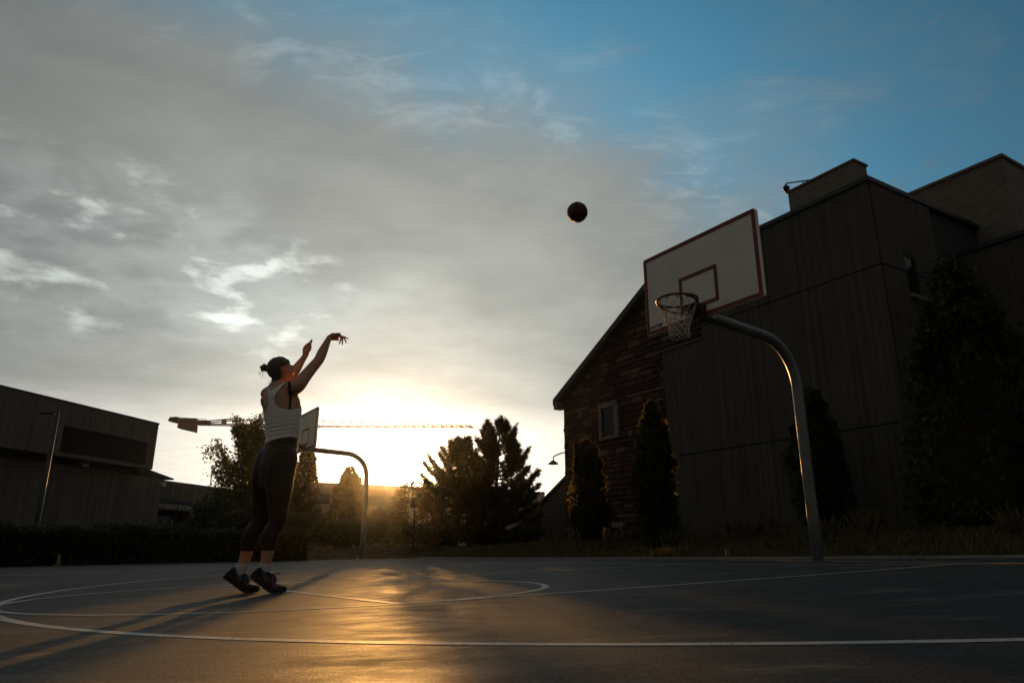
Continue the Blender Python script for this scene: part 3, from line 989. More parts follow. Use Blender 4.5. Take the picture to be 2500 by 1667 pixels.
def hoop(ca, cb, label, net_detail=True, lift=0.0):
    base = cpt(ca - 2.25, cb - 0.1)
    ctr = cpt(ca, cb)
    g0 = base.z
    rt = tag(empty('basketball_hoop', base), label, 'hoop', 'basketball hoops')
    RZ = 3.05 - 0.033 + ctr.z + lift            # rim height
    d_, n_ = CD, CN
    # gooseneck pole
    r_b, zb = 0.62, RZ - 0.13
    P = [base + Vector((0, 0, -0.1)), base + Vector((0, 0, 0.6)), Vector((base.x, base.y, zb - r_b - 0.5)), Vector((base.x, base.y, zb - r_b))]
    for k in range(1, 10):
        a = math.radians(88 * k / 9)
        P.append(Vector((base.x, base.y, zb - r_b)) + d_ * (r_b * (1 - math.cos(a))) + Z3 * (r_b * math.sin(a)))
    endp = HOOP + d_ * (ca - 0.44) + n_ * cb; endp.z = zb + 0.03
    P += [P[-1].lerp(endp, 0.5), endp]
    pole = MB().tube(P, 0.070, 18).build('pole', M_polegrey, rt, True)
    MB().tube([base + Z3 * 0.0, base + Z3 * 0.02], 0.15, 16).build('base_collar', M_steel, pole)

    def bp(x, y, o):      # board frame: x along n, y up from board bottom, o outwards
        p = HOOP + d_ * (ca - 0.38 + o) + n_ * (cb + x)
        return Vector((p.x, p.y, RZ - 0.15 + y))
    W_, H_ = 1.83, 1.07
    pr = rounded(W_, H_, 0.035)
    ringf = [bp(x, y + H_ / 2, 0.0) for x, y in pr]; ringb = [bp(x, y + H_ / 2, -0.045) for x, y in pr]
    bd = MB().rings([ringb, ringf]).build('backboard', M_board, rt)

    def frame(name, w_, h_, cy, th, o, rad, m):
        a = [bp(x, y + cy, o) for x, y in rounded(w_, h_, rad)]
        b = [bp(x, y + cy, o) for x, y in rounded(w_ - 2 * th, h_ - 2 * th, max(rad - th, 0.002))]
        n = len(a)
        a2 = [p - d_ * 0.0 for p in a]
        return MB().add(a + b, [(i, (i + 1) % n, n + (i + 1) % n, n + i) for i in range(n)]).build(name, m, bd)
    frame('border_stripe', W_ - 0.012, H_ - 0.012, H_ / 2, 0.052, 0.003, 0.03, M_red)
    frame('target_stripe', 0.61, 0.46, 0.15 + 0.22, 0.05, 0.003, 0.004, M_red)
    MB().box(bp(-0.42, 0.10, -0.10), n_, Z3, d_, 0.84, 0.09, 0.054).build('back_brace', M_steel, bd)
    MB().box(bp(-0.12, -0.02, -0.14), n_, Z3, d_, 0.24, 0.28, 0.092).build('mount', M_steel, bd)
    if net_detail:
        text_mesh('porter', 0.085, M_ink, 'lettering', bd, bp(-0.845, 0.078, 0.003), n_, Z3, 0.0006, squeeze=1.0, bold=0.0015)
    # rim, bracket
    cen = HOOP + d_ * ca + n_ * cb; cen.z = RZ
    R_ = 0.2375
    ring = []
    mb = MB(); nseg = 48
    V, F = [], []
    for k in range(nseg):
        a = 2 * math.pi * k / nseg; rd = d_ * math.cos(a) + n_ * math.sin(a)
        for j in range(8):
            b_ = 2 * math.pi * j / 8
            V.append(cen + rd * (R_ + 0.0125 * math.cos(b_)) + Z3 * 0.0145 * math.sin(b_))
    for k in range(nseg):
        for j in range(8):
            F.append((k * 8 + j, ((k + 1) % nseg) * 8 + j, ((k + 1) % nseg) * 8 + (j + 1) % 8, k * 8 + (j + 1) % 8))
    rim = mb.add(V, F).build('rim', M_rim, rt, True)
    br = MB()
    br.add([bp(-0.10, 0.155, 0.004), bp(0.10, 0.155, 0.004), bp(0.10, -0.02, 0.004), bp(-0.10, -0.02, 0.004),
            bp(-0.10, 0.155, 0.016), bp(0.10, 0.155, 0.016), bp(0.10, -0.02, 0.016), bp(-0.10, -0.02, 0.016)],
           [(0, 3, 2, 1), (4, 5, 6, 7), (0, 1, 5, 4), (1, 2, 6, 5), (2, 3, 7, 6), (3, 0, 4, 7)])
    br.box(bp(-0.085, 0.135, 0.016), n_, Z3, d_, 0.17, 0.012, 0.15)
    br.build('mounting_plate', M_rim, rim)
    for sgn in (-1, 1):
        V = [bp(sgn * 0.085, 0.134, 0.017), bp(sgn * 0.085, 0.134, 0.17), bp(sgn * 0.085, -0.015, 0.017)]
        V += [v + n_ * 0.008 * sgn for v in V]
        MB().add(V, [(0, 1, 2), (5, 4, 3), (0, 3, 4, 1), (1, 4, 5, 2), (2, 5, 3, 0)]).build('brace', M_rim, rim)
        pts = []
        for k in range(9):
            f_ = k / 8
            a = math.radians(180 - sgn * 0) + sgn * math.radians(0 + 118 * f_)
            rd = d_ * math.cos(a) + n_ * math.sin(a)
            pts.append(cen + rd * (R_ + 0.004) - Z3 * (0.125 * (1 - f_) ** 1.3 + 0.012))
        MB().tube(pts, 0.012, 8).build('rim_brace', M_rim, rim, True)
    nh = 12
    if net_detail:
        for k in range(nh):
            a = 2 * math.pi * (k + 0.5) / nh; rd = d_ * math.cos(a) + n_ * math.sin(a); tg = Z3.cross(rd)
            c0 = cen + rd * (R_ - 0.004) - Z3 * 0.012
            MB().tube([c0 - tg * 0.022, c0 - tg * 0.016 - Z3 * 0.020, c0 + tg * 0.016 - Z3 * 0.020, c0 + tg * 0.022], 0.0045, 6).build('hook', M_rim, rim)
    # net: diamond mesh tightening downwards
    rows = 7 if net_detail else 5
    prof = [(0.0, 1.0), (0.09, 0.86), (0.17, 0.70), (0.235, 0.60), (0.29, 0.54), (0.34, 0.51), (0.385, 0.50), (0.43, 0.505)]
    if not net_detail: prof = prof[:6]
    nt = MB(); rr = random.Random(3)
    pts = {}
    for i, (dz_, sc) in enumerate(prof):
        for k in range(nh):
            a = 2 * math.pi * (k + 0.5 * (i % 2) + 0.5) / nh + (0 if i == 0 else rr.uniform(-0.06, 0.06))
            rd = d_ * math.cos(a) + n_ * math.sin(a)
            pts[i, k] = cen + rd * ((R_ - 0.006) * sc * (1 if i == 0 else rr.uniform(0.94, 1.04))) - Z3 * (dz_ + 0.03 + (0 if i == 0 else rr.uniform(-0.012, 0.012)))
    for i in range(len(prof) - 1):
        for k in range(nh):
            k2 = k if i % 2 == 0 else (k + 1) % nh
            k1 = (k - 1) % nh if i % 2 == 0 else k
            for kk in (k1, k2):
                nt.tube([pts[i, k], (pts[i, k] + pts[i + 1, kk]) / 2 - Z3 * 0.003, pts[i + 1, kk]], 0.0036 if i < 2 else 0.0048, 5)
    nt.build('net', M_net, rt, True)
    return rt


hoop(0.0, 0.0, 'large near gooseneck hoop whose white board stands before the concrete building')
hoop(0.64, -13.70, 'smaller far gooseneck hoop behind the shooting player', False)
# ball in flight
bc = at(1409.5, 518.5, 7.15)
M_ball = mat('dark_orange_ball_rubber', (0.085, 0.026, 0.012), 0.6, 0.35, var=0.15, vscale=30, bump=0.4, bscale=300)
brt = tag(empty('basketball', bc), 'basketball in mid flight against the sky', 'ball')
mb = MB(); mb.ball(bc, 0.1165, 40, 24); mb.build('cover', M_ball, brt, True)
A = Vector((0.3, 0.2, 0.93)).normalized(); B_ = A.orthogonal().normalized(); C_ = A.cross(B_)
def seam(fn, nm='seam'):
    P = [bc + fn(t).normalized() * 0.1166 for t in np.linspace(0, 2 * math.pi, 61)]
    MB().tube(P, 0.0028, 5, False).build(nm, M_ink, brt, True)
seam(lambda t: B_ * math.cos(t) + C_ * math.sin(t)); seam(lambda t: A * math.cos(t) + C_ * math.sin(t))
for s_ in (-1, 1):
    seam(lambda t: A * math.cos(t) * 0.8 + C_ * math.sin(t) * 0.8 + B_ * s_ * (0.5 + 0.25 * math.cos(2 * t)))

# ------------------------------------------------------------------ street furniture and crane
lp = at(86, 1300, 30.0); lpz = tzf(lp.x, lp.y)
base = Vector((lp.x, lp.y, lpz))
tp = at(131, 1003, 30.0)
rt = tag(empty('street_lamp', base), 'tall slim lamp post before the ribbed building', 'street lamp')
MB().tube([base, base + Z3 * 0.5, Vector((base.x, base.y, tp.z))], [0.12, 0.10, 0.075], 12).build('pole', M_dark, rt, True)
MB().tube([base - Z3 * 0.3, base + Z3 * 0.12], 0.24, 14).build('footing', M_kerb, rt)
hd = Vector((base.x, base.y, tp.z - 0.06)); hdir = Vector((-1, 0.12, 0)).normalized()
MB().tube([hd, hd + hdir * 0.25], 0.03, 8).build('arm', M_dark, rt)
V = MB().box(hd + hdir * 0.2 + Vector((0, -0.12, -0.06)), hdir, Y3, Z3, 0.62, 0.24, 0.07).build('lamp_head', M_dark, rt, bevel=0.015)
# far slim lamp post
b2 = at(504, 1262, 55.0); t2 = at(512, 1136, 55.0)
rt = tag(empty('street_lamp', (b2.x, b2.y, 0)), 'thin distant lamp post left of the leafy tree', 'street lamp')
MB().tube([Vector((b2.x, b2.y, 0.2)), Vector((b2.x, b2.y, t2.z))], 0.045, 8).build('pole', M_dark, rt)
MB().tube([Vector((b2.x, b2.y, t2.z - 0.03)), Vector((b2.x + 0.55, b2.y, t2.z + 0.02))], [0.035, 0.05], 8).build('lamp_head', M_dark, rt)
# marker cone on the far edge of the court
ck = Vector((-8.55, 13.75, 0)); ck.z = float(gz(ck.x, ck.y))
M_cone = mat('faded_cone', (0.22, 0.16, 0.12), 0.7, 0.2)
rt = tag(empty('marker_cone', ck), 'small pale marker cone at the foot of the hedge', 'cone')
MB().box(ck + Vector((-0.07, -0.07, 0.001)), X3, Y3, Z3, 0.14, 0.14, 0.012).build('base', M_cone, rt, bevel=0.004)
MB().tube([ck + Z3 * 0.013, ck + Z3 * 0.09, ck + Z3 * 0.20], [0.055, 0.035, 0.014], 14).build('body', M_cone, rt, True)

# tower crane
CY_ = 125.0
M_crane = mat('red_crane_steel', (0.11, 0.022, 0.014), 0.5, 0.4)
M_cw = mat('crane_counterweight', (0.09, 0.03, 0.022), 0.8, 0.2)
c0 = at(603, 1030, CY_)
cr = tag(empty('tower_crane', (c0.x, CY_, 0)), 'tower crane with long lattice jib beyond the trees', 'crane')
def cp_(u, v, dy=0.0):
    p = at(u, v, CY_); p.y += dy; return p
rC = 0.14
# mast (lattice), climbing out of the trees
mast = MB(); hw = 0.65; zt = cp_(603, 1066).z
for sx_ in (-1, 1):
    for sy_ in (-1, 1):
        mast.tube([Vector((c0.x + sx_ * hw, CY_ + sy_ * hw, 0)), Vector((c0.x + sx_ * hw, CY_ + sy_ * hw, zt))], 0.12, 5)
zz = 0.0; sgn = 1
while zz < zt - 1.8:
    for sy_ in (-1, 1):
        mast.tube([Vector((c0.x - sgn * hw, CY_ + sy_ * hw, zz)), Vector((c0.x + sgn * hw, CY_ + sy_ * hw, zz + 1.8))], 0.07, 4)
    zz += 1.8; sgn *= -1
mast.build('mast', M_crane, cr)
# slewing platform and cab
sp_ = MB(); a = cp_(592, 1068); b = cp_(614, 1040)
sp_.tube([cp_(603, 1068), cp_(603, 1056)], [1.05, 0.95], 14); sp_.tube([cp_(603, 1056), cp_(603, 1040)], [0.78, 0.62], 12)
sp_.box(cp_(588, 1070, -1.4), X3, Y3, Z3, 2.1, 1.9, 0.18)
sp_.build('slewing_ring', M_crane, cr)
MB().box(cp_(609, 1062, -2.2), X3, Y3, Z3, 0.76, 1.1, 1.4).build('cab', M_dark, cr, bevel=0.12)
MB().box(cp_(572, 1055, -0.6), X3, Y3, Z3, 0.55, 0.7, 0.62).build('floodlight', M_dark, cr, bevel=0.05)
# counter jib and weights
cj = MB()
for dy in (-0.8, 0.8):
    cj.tube([cp_(455, 1035, dy), cp_(597, 1038, dy)], 0.12, 5)
    cj.tube([cp_(506, 1030, dy), cp_(592, 1022, dy)], 0.12, 5)
    cj.tube([cp_(592, 1022, dy), cp_(603, 1040, dy)], 0.11, 5)
    cj.tube([cp_(592, 1022, dy), cp_(588, 1038, dy)], 0.12, 5)
cj.box(cp_(440, 1037, -1.0), X3, Y3, Z3, 5.3, 1.4, 0.7)
cj.build('counter_jib', M_crane, cr)
V = [cp_(439, 1038, -0.9), cp_(478, 1038, -0.9), cp_(476, 1055, -0.9), cp_(438, 1046, -0.9)]; V += [v + Vector((0, 1.8, 0)) for v in V]
MB().add(V, [(0, 1, 2, 3), (7, 6, 5, 4), (0, 4, 5, 1), (1, 5, 6, 2), (2, 6, 7, 3), (3, 7, 4, 0)]).build('counterweight', M_cw, cr)
V = [cp_(415, 1029, -0.9), cp_(438, 1034, -0.9), cp_(438, 1019, -0.9), cp_(420, 1020, -0.9)]; V += [v + Vector((0, 1.8, 0)) for v in V]
MB().add(V, [(3, 2, 1, 0), (4, 5, 6, 7), (1, 5, 4, 0), (2, 6, 5, 1), (3, 7, 6, 2), (0, 4, 7, 3)]).build('counterweight', M_cw, cr)
MB().box(cp_(441, 1027, -0.7), X3, Y3, Z3, 3.0, 1.0, 0.38).build('winch', M_dark, cr)
rl_ = MB()
for k in range(9):
    u = 444 + k * 8
    rl_.tube([cp_(u, 1029, -1), cp_(u, 1021 + k * 0.5, -1)], 0.035, 4)
rl_.tube([cp_(444, 1021, -1), cp_(508, 1026, -1)], 0.035, 4); rl_.build('railing', M_crane, cr)
MB().box(cp_(546, 1038, -1.1), X3, Y3, Z3, 0.9, 0.08, 0.8).build('name_board', M_steel, cr)
# jib
n_b = 24; jb = MB()
U = np.linspace(603, 1160, n_b + 1)
def topv(u): return 1022.5 + (u - 592) / 568 * 11.0 + max(0, (u - 1090)) * 0.08
def botv(u): return 1040.5 + (u - 603) / 557 * 2.0
for dy in (-0.75, 0.75):
    jb.tube([cp_(603, botv(603), dy), cp_(1160, botv(1160), dy)], 0.07, 4)
jb.tube([cp_(592, 1022), cp_(1150, topv(1150))], 0.042, 4)
for i in range(n_b):
    u0_, u1_ = U[i], U[i + 1]; um = (u0_ + u1_) / 2
    for dy in (-0.75, 0.75):
        jb.tube([cp_(u0_, topv(u0_)), cp_(u1_ - 4, botv(u1_), dy)], 0.045, 4)
        jb.tube([cp_(u0_, topv(u0_)), cp_(u0_, botv(u0_), dy)], 0.042, 4)
    jb.tube([cp_(u0_, botv(u0_), -0.75), cp_(u0_, botv(u0_), 0.75)], 0.05, 4)
    jb.tube([cp_(u0_, botv(u0_), -0.75), cp_(u1_, botv(u1_), 0.75)], 0.04, 4)
jb.build('jib', M_crane, cr)
MB().box(cp_(652, 1047, -0.8), X3, Y3, Z3, 1.6, 1.6, 0.5).build('trolley', M_crane, cr)
hk = MB(); hk.tube([cp_(660, 1047), cp_(660, 1060)], 0.05, 4); hk.box(cp_(657, 1064, -0.3), X3, Y3, Z3, 0.7, 0.6, 0.5); hk.build('hook_block', M_crane, cr)

# ------------------------------------------------------------------ vegetation
M_bark = mat('dark_bark', (0.05, 0.038, 0.028), 0.95, 0.1, bump=0.6, bscale=20)
M_pine = leaf_mat('pine_needles', (0.020, 0.032, 0.012), (0.045, 0.055, 0.018), 0.22, (0.10, 0.085, 0.02))
M_cyp = leaf_mat('cypress_sprays', (0.012, 0.018, 0.008), (0.025, 0.031, 0.012), 0.38, (0.30, 0.22, 0.05))
M_leaf = leaf_mat('broad_leaves', (0.035, 0.055, 0.014), (0.075, 0.085, 0.02), 0.42, (0.20, 0.19, 0.025))
M_shrub = leaf_mat('shrub_leaves', (0.022, 0.030, 0.012), (0.045, 0.048, 0.016), 0.28, (0.15, 0.10, 0.02))
M_rust = leaf_mat('rusty_leaves', (0.060, 0.040, 0.014), (0.10, 0.050, 0.02), 0.4, (0.22, 0.12, 0.03))
M_grass = leaf_mat('dry_grass_blades', (0.055, 0.050, 0.016), (0.12, 0.085, 0.035), 0.4, (0.22, 0.15, 0.05))


def rand_unit(n, g=rng):
    v = g.normal(size=(n, 3)); return v / np.linalg.norm(v, axis=1)[:, None]


def leaf_arrays(P, size, g, aspect=0.55, droop=None):
    n = len(P)
    t = rand_unit(n, g)
    if droop is not None: t = t * 0.8 + np.asarray(droop)[None] if np.ndim(droop) == 1 else t * 0.8 + droop
    t /= np.linalg.norm(t, axis=1)[:, None]
    b = np.cross(t, rand_unit(n, g)); b /= np.linalg.norm(b, axis=1)[:, None] + 1e-9
    L = size * g.uniform(0.6, 1.35, n)[:, None]
    W_ = L * aspect * 0.5
    V = np.stack([P, P + t * L * 0.45 + b * W_, P + t * L, P + t * L * 0.45 - b * W_], 1).reshape(-1, 3)
    F = np.arange(4 * n).reshape(n, 4)
    return V, F


def needle_tufts(P, dirs, g, n_needle=16, length=0.22, width=0.028, spread=0.9):
    n = len(P)
    d_ = np.repeat(dirs, n_needle, 0) + rand_unit(n * n_needle, g) * spread
    d_ /= np.linalg.norm(d_, axis=1)[:, None]
    p = np.repeat(P, n_needle, 0)
    b = np.cross(d_, rand_unit(n * n_needle, g)); b /= np.linalg.norm(b, axis=1)[:, None] + 1e-9
    L = length * g.uniform(0.7, 1.2, n * n_needle)[:, None]
    V = np.stack([p + b * width / 2, p - b * width / 2, p + d_ * L], 1).reshape(-1, 3)
    return V, np.arange(3 * n * n_needle).reshape(-1, 3)


def pine(base, H, R, seed, label, crown_lo=0.16, group='pines behind the court', lean=(0, 0)):
    g = np.random.default_rng(seed)
    rt = tag(empty('pine_tree', base), label, 'tree', group)
    b = np.array(base)
    tr = []
    for k in range(9):
        f = k / 8
        tr.append(b + np.array([lean[0] * f + 0.10 * math.sin(3 * f + seed), lean[1] * f + 0.10 * math.cos(4 * f), H * 0.97 * f - (0.2 if k == 0 else 0)]))
    MB().tube(tr, [0.021 * H * (1 - 0.93 * k / 8) + 0.012 for k in range(9)], 9).build('trunk', M_bark, rt, True)
    def trunk_at(f):
        x = f * 8; i = min(int(x), 7); return tr[i] * (1 - (x - i)) + tr[i + 1] * (x - i)
    limbs = MB(); TP, TD = [], []
    f = crown_lo
    while f < 0.98:
        rel = (f - crown_lo) / (1 - crown_lo)
        prof = min(1.0, 0.72 + 1.6 * rel) if rel < 0.22 else (1 - rel) ** 0.80 * 1.18
        nl = 5 if rel < 0.7 else 4
        a0 = g.uniform(0, 6.28)
        for k in range(nl):
            if g.uniform() < 0.12: continue
            a = a0 + 2 * math.pi * k / nl + g.uniform(-0.3, 0.3)
            L = R * prof * g.uniform(0.68, 1.12) + 0.016 * H
            o = np.array([math.cos(a), math.sin(a), 0])
            s0 = trunk_at(min(f + g.uniform(-0.015, 0.015), 0.985))
            rise = (0.10 + 0.75 * rel) * L
            pts = [s0, s0 + o * L * 0.4 + np.array([0, 0, rise * 0.22 - 0.05 * L]), s0 + o * L * 0.75 + np.array([0, 0, rise * 0.6]), s0 + o * L + np.array([0, 0, rise + 0.12 * L])]
            limbs.tube(pts, [0.008 + 0.020 * L, 0.007 + 0.013 * L, 0.011, 0.005], 5)
            nb = max(6, int(L / R * 25))
            for q in range(nb):
                u = 0.30 + 0.72 * (q + g.uniform(0, 0.9)) / nb
                i = min(int(u * 3), 2); w_ = u * 3 - i
                p = pts[i] * (1 - w_) + pts[i + 1] * w_ if u <= 1 else pts[3]
                side = np.array([-o[1], o[0], 0]) * g.uniform(-1, 1) * 0.34 * L * (1.15 - u * 0.65)
                tip = p + side + o * 0.1 * L + np.array([0, 0, g.uniform(0.02, 0.20) * H / 7.5])
                limbs.tube([p, tip], [0.010, 0.006], 4, False)
                for e in range(5):
                    c_ = p * (1 - (0.35 + 0.16 * e)) + tip * (0.35 + 0.16 * e) + np.array([0, 0, 0.006 * H * e])
                    TP.append(c_ + g.normal(size=3) * 0.007 * H); TD.append(o * 0.35 + np.array([0, 0, 0.9]))
        f += (0.055 if rel < 0.6 else 0.042) * g.uniform(0.8, 1.2)
    for e in range(16):
        TP.append(tr[-1] + np.array([g.normal() * 0.06, g.normal() * 0.06, (-0.75 + 0.06 * e) * H / 7.5])); TD.append(np.array([0, 0, 1.0]))
    limbs.build('limb', M_bark, rt)
    V, F = needle_tufts(np.array(TP), np.array(TD), g, 18, 0.040 * H, 0.0052 * H)
    link('crown', mesh_np('crown', V, F), M_pine, rt)
    return rt


def cloud_points(g, n, prof, H, lump=0.18, shell=0.35):
    """points in an uneven spindle; prof(f) gives the radius at height fraction f"""
    f = g.uniform(0, 1, n); a = g.uniform(0, 2 * np.pi, n)
    r0 = np.array([prof(x) for x in f])
    wob = 1 + lump * (np.sin(3 * a + 9 * f + 1.7) * 0.6 + np.sin(7 * a - 14 * f) * 0.4 + np.sin(23 * f + 5 * a) * 0.35)
    r = r0 * wob * (1 - shell * g.uniform(0, 1, n) ** 1.6)
    return np.stack([r * np.cos(a), r * np.sin(a), f * H], 1), np.stack([np.cos(a), np.sin(a), np.zeros(n)], 1)


def spindle_tree(kind, base, H, prof, n, size, seed, label, cat, m, group=None, tips=None, lump=0.2, core=0.72, updir=0.8, aspect=0.5, clumps=0):
    """dense evergreen: trunk, solid dark inner hull and a skin of small sprays"""
    g = np.random.default_rng(seed)
    rt = tag(empty(kind, base), label, cat, group)
    b = np.array(base)
    MB().tube([b - Z3 * 0.2, b + np.array([0, 0, H * 0.3]), b + np.array([0, 0, H * 0.85])], [0.03 + H * 0.014, 0.02 + H * 0.009, 0.01], 8).build('trunk', M_bark, rt, True)
    P, o = cloud_points(g, n, prof, H, lump)
    if clumps:
        k = int(n * 0.55); ci = g.integers(0, clumps, k)
        cf = g.uniform(0.03, 0.97, clumps) ** 0.9; ca = g.uniform(0, 6.28, clumps); cr_ = np.array([prof(x) for x in cf]) * g.uniform(0.86, 1.10, clumps)
        cc_ = np.stack([cr_ * np.cos(ca), cr_ * np.sin(ca), cf * H], 1); cs = prof(0.4) * g.uniform(0.10, 0.24, clumps) * (1.15 - 0.7 * cf)
        v_ = g.normal(size=(k, 3)); 
        P2 = cc_[ci] + v_ * cs[ci][:, None] * np.array([0.55, 0.55, 1.0]) + np.array([0, 0, 0.3]) * cs[ci][:, None]
        P = np.concatenate([P[:n - k], P2]); o = np.concatenate([o[:n - k], np.stack([np.cos(ca), np.sin(ca), 0 * ca], 1)[ci]])
    if tips:
        ex, eo = [], []
        for (tx, ty, th, tr_) in tips:       # extra leaders: offset, top height, radius
            k = int(n * 0.16)
            ff = g.uniform(0, 1, k); aa = g.uniform(0, 6.28, k); rr_ = tr_ * (1 - ff) ** 0.7 * g.uniform(0.3, 1, k) + 0.02
            z0 = H * 0.45
            ex.append(np.stack([tx * (0.4 + 0.6 * ff) + rr_ * np.cos(aa), ty + rr_ * np.sin(aa), z0 + (th - z0) * ff], 1)); eo.append(np.stack([np.cos(aa), np.sin(aa), np.zeros(k)], 1))
        P = np.concatenate([P] + ex); o = np.concatenate([o] + eo)
    V, F = leaf_arrays(P + b, size, g, aspect, o * 0.55 + np.array([0, 0, updir]))
    link('crown', mesh_np('crown', V, F), m, rt)
    if core:  # solid hull added so that no light leaks through the crown
        rings = []
        for k in range(12):
            f = 0.02 + 0.9 * k / 11
            rings.append([Vector(b) + Vector((prof(f) * core * math.cos(q * 0.5236) * (0.9 + 0.12 * math.sin(3 * q + k)), prof(f) * core * math.sin(q * 0.5236), f * H)) for q in range(12)])
        MB().rings(rings).build('inner_hull', M_bark, rt, True)
    return rt


def broad_tree(base, H, R, seed, label, n=9000, size=0.17, m=None, kind='broadleaf_tree', lo=0.12, group=None, spire=1.0):
    g = np.random.default_rng(seed)
    rt = tag(empty(kind, base), label, 'tree', group)
    b = np.array(base)
    tr = [b + np.array([0.06 * math.sin(k), 0.05 * math.cos(k * 1.3), H * 0.9 * k / 7 - (0.2 if k == 0 else 0)]) for k in range(8)]
    MB().tube(tr, [H * 0.018 * (1 - 0.9 * k / 7) + 0.01 for k in range(8)], 8).build('trunk', M_bark, rt, True)
    limbs = MB(); P = []
    for k in range(46):
        f = lo + (0.95 - lo) * (k / 46); a = k * 2.4 + g.uniform(-0.4, 0.4)
        i = min(int(f / 0.9 * 7 * 0.98), 6)
        s0 = tr[i] + (tr[i + 1] - tr[i]) * g.uniform(0, 1)
        L = R * (1.0 if f < 0.35 else (1 - (f - 0.35) / 0.65) ** (0.75 * spire) + 0.12) * g.uniform(0.7, 1.1)
        o = np.array([math.cos(a), math.sin(a), 0.0])
        tip = s0 + o * L + np.array([0, 0, L * (0.55 + 0.8 * f)])
        mid = s0 + o * L * 0.5 + np.array([0, 0, L * 0.2])
        limbs.tube([s0, mid, tip], [0.03, 0.018, 0.006], 5)
        nn = int(n / 46)
        t = g.uniform(0.12, 1.08, nn) ** 0.8
        q = np.where((t < 0.5)[:, None], s0 + (mid - s0) * (t * 2)[:, None], mid + (tip - mid) * ((t - 0.5) * 2)[:, None])
        P.append(q + g.normal(size=(nn, 3)) * (0.10 + 0.16 * L * (1.15 - np.clip(t, 0, 1)))[:, None] * np.array([1, 1, 0.8]))
    limbs.build('limb', M_bark, rt)
    V, F = leaf_arrays(np.concatenate(P), size, g, 0.62, np.array([0, 0, 0.25]))
    link('crown', mesh_np('crown', V, F), m or M_leaf, rt)
    return rt


def shrub(base, rx, ry, H, n, size, seed, label, m, kind='shrub', cat='shrub', group=None, lobes=7):
    g = np.random.default_rng(seed)
    rt = tag(empty(kind, base), label, cat, group)
    b = np.array(base)
    P = []
    st = MB()
    for k in range(lobes):
        a = g.uniform(0, 6.28); q = g.uniform(0.1, 0.62)
        c = np.array([rx * q * math.cos(a), ry * q * math.sin(a), H * g.uniform(0.25, 0.66)])
        rad = np.array([rx, ry, H]) * g.uniform(0.36, 0.55, 3) * np.array([1, 1, 0.75])
        v = rand_unit(n // lobes, g)
        pp = c + v * rad * (g.uniform(0.35, 1, n // lobes) ** 0.5)[:, None]
        pp[:, 2] = np.abs(pp[:, 2]); P.append(pp)
        st.tube([b - Z3 * 0.1, b + c * 0.5, b + c], [0.05, 0.035, 0.01], 5)
    st.build('stem', M_bark, rt)
    V, F = leaf_arrays(np.concatenate(P) + b, size, g, 0.6, np.array([0, 0, 0.35]))
    link('crown', mesh_np('crown', V, F), m, rt)
    return rt


def gp(u, v, Y):
    p = at(u, v, Y); return Vector((p.x, p.y, tzf(p.x, p.y)))


# the pines right of the sun
b = gp(1212, 1300, 27.5); pine(b, at(1217, 1027, 27.5).z - b.z, 1.70, 11, 'tallest dark pine right of the setting sun')
b = gp(1118, 1300, 28.5); pine(b, at(1125, 1073, 28.5).z - b.z, 1.62, 23, 'shorter pine touching the tallest pine on its sunward side')
# leafy tree left of the player and the evergreens behind her
b = gp(600, 1300, 38); broad_tree(b, at(590, 1040, 38).z - b.z, 2.3, 5, 'leafy broadleaf tree left of the player under the crane', 22000, 0.15)
b = gp(735, 1300, 40)
spindle_tree('spruce_tree', b, at(732, 1085, 40).z - b.z, lambda f: 1.15 * (1 - f) ** 0.75 * min(1, 0.55 + 2.5 * f) + 0.03, 9000, 0.17, 31, 'dark conical evergreen right behind the player and far backboard', 'tree', M_cyp, 'evergreens behind the far hoop', lump=0.3, core=0.55, clumps=70)
b = gp(846, 1300, 43)
spindle_tree('spruce_tree', b, at(852, 1142, 43).z - b.z, lambda f: 1.28 * (1 - f) ** 0.55 * min(1, 0.65 + 2.0 * f) + 0.03, 9000, 0.16, 37, 'many-tipped evergreen crossed by the far hoop pole', 'tree', M_cyp, 'evergreens behind the far hoop', tips=[(-0.85, 0.1, 3.4, 0.35), (-0.42, -0.2, 3.9, 0.32), (0.55, 0.1, 3.7, 0.3)], lump=0.3, core=0.55, clumps=60)
# lit shrubs around the sun
b = gp(935, 1300, 45); shrub(b, 1.7, 1.2, at(935, 1230, 45).z - b.z, 5500, 0.16, 41, 'rounded shrub low under the sun right of the far pole', M_rust, group='shrubs under the sun')
b = gp(1010, 1300, 25.5)
spindle_tree('shrub', b, (at(1010, 1180, 25.5).z - b.z) * 1.02, lambda f: 0.82 * (min(1, 0.8 + f) if f < 0.55 else max(0.0, (1 - f) / 0.45) ** 0.42) + 0.02, 3000, 0.095, 43, 'golden backlit shrub immediately right of the sun', 'shrub', M_rust, 'shrubs under the sun', tips=[(0.5, 0.0, 2.05, 0.25)], lump=0.30, core=0, updir=0.5, clumps=60, aspect=0.6)
b = gp(1290, 1300, 33); shrub(b, 0.95, 0.9, at(1290, 1214, 33).z - b.z, 3600, 0.13, 47, 'rusty shrub between the tallest pine and the flank wall', M_rust, group='shrubs under the sun')
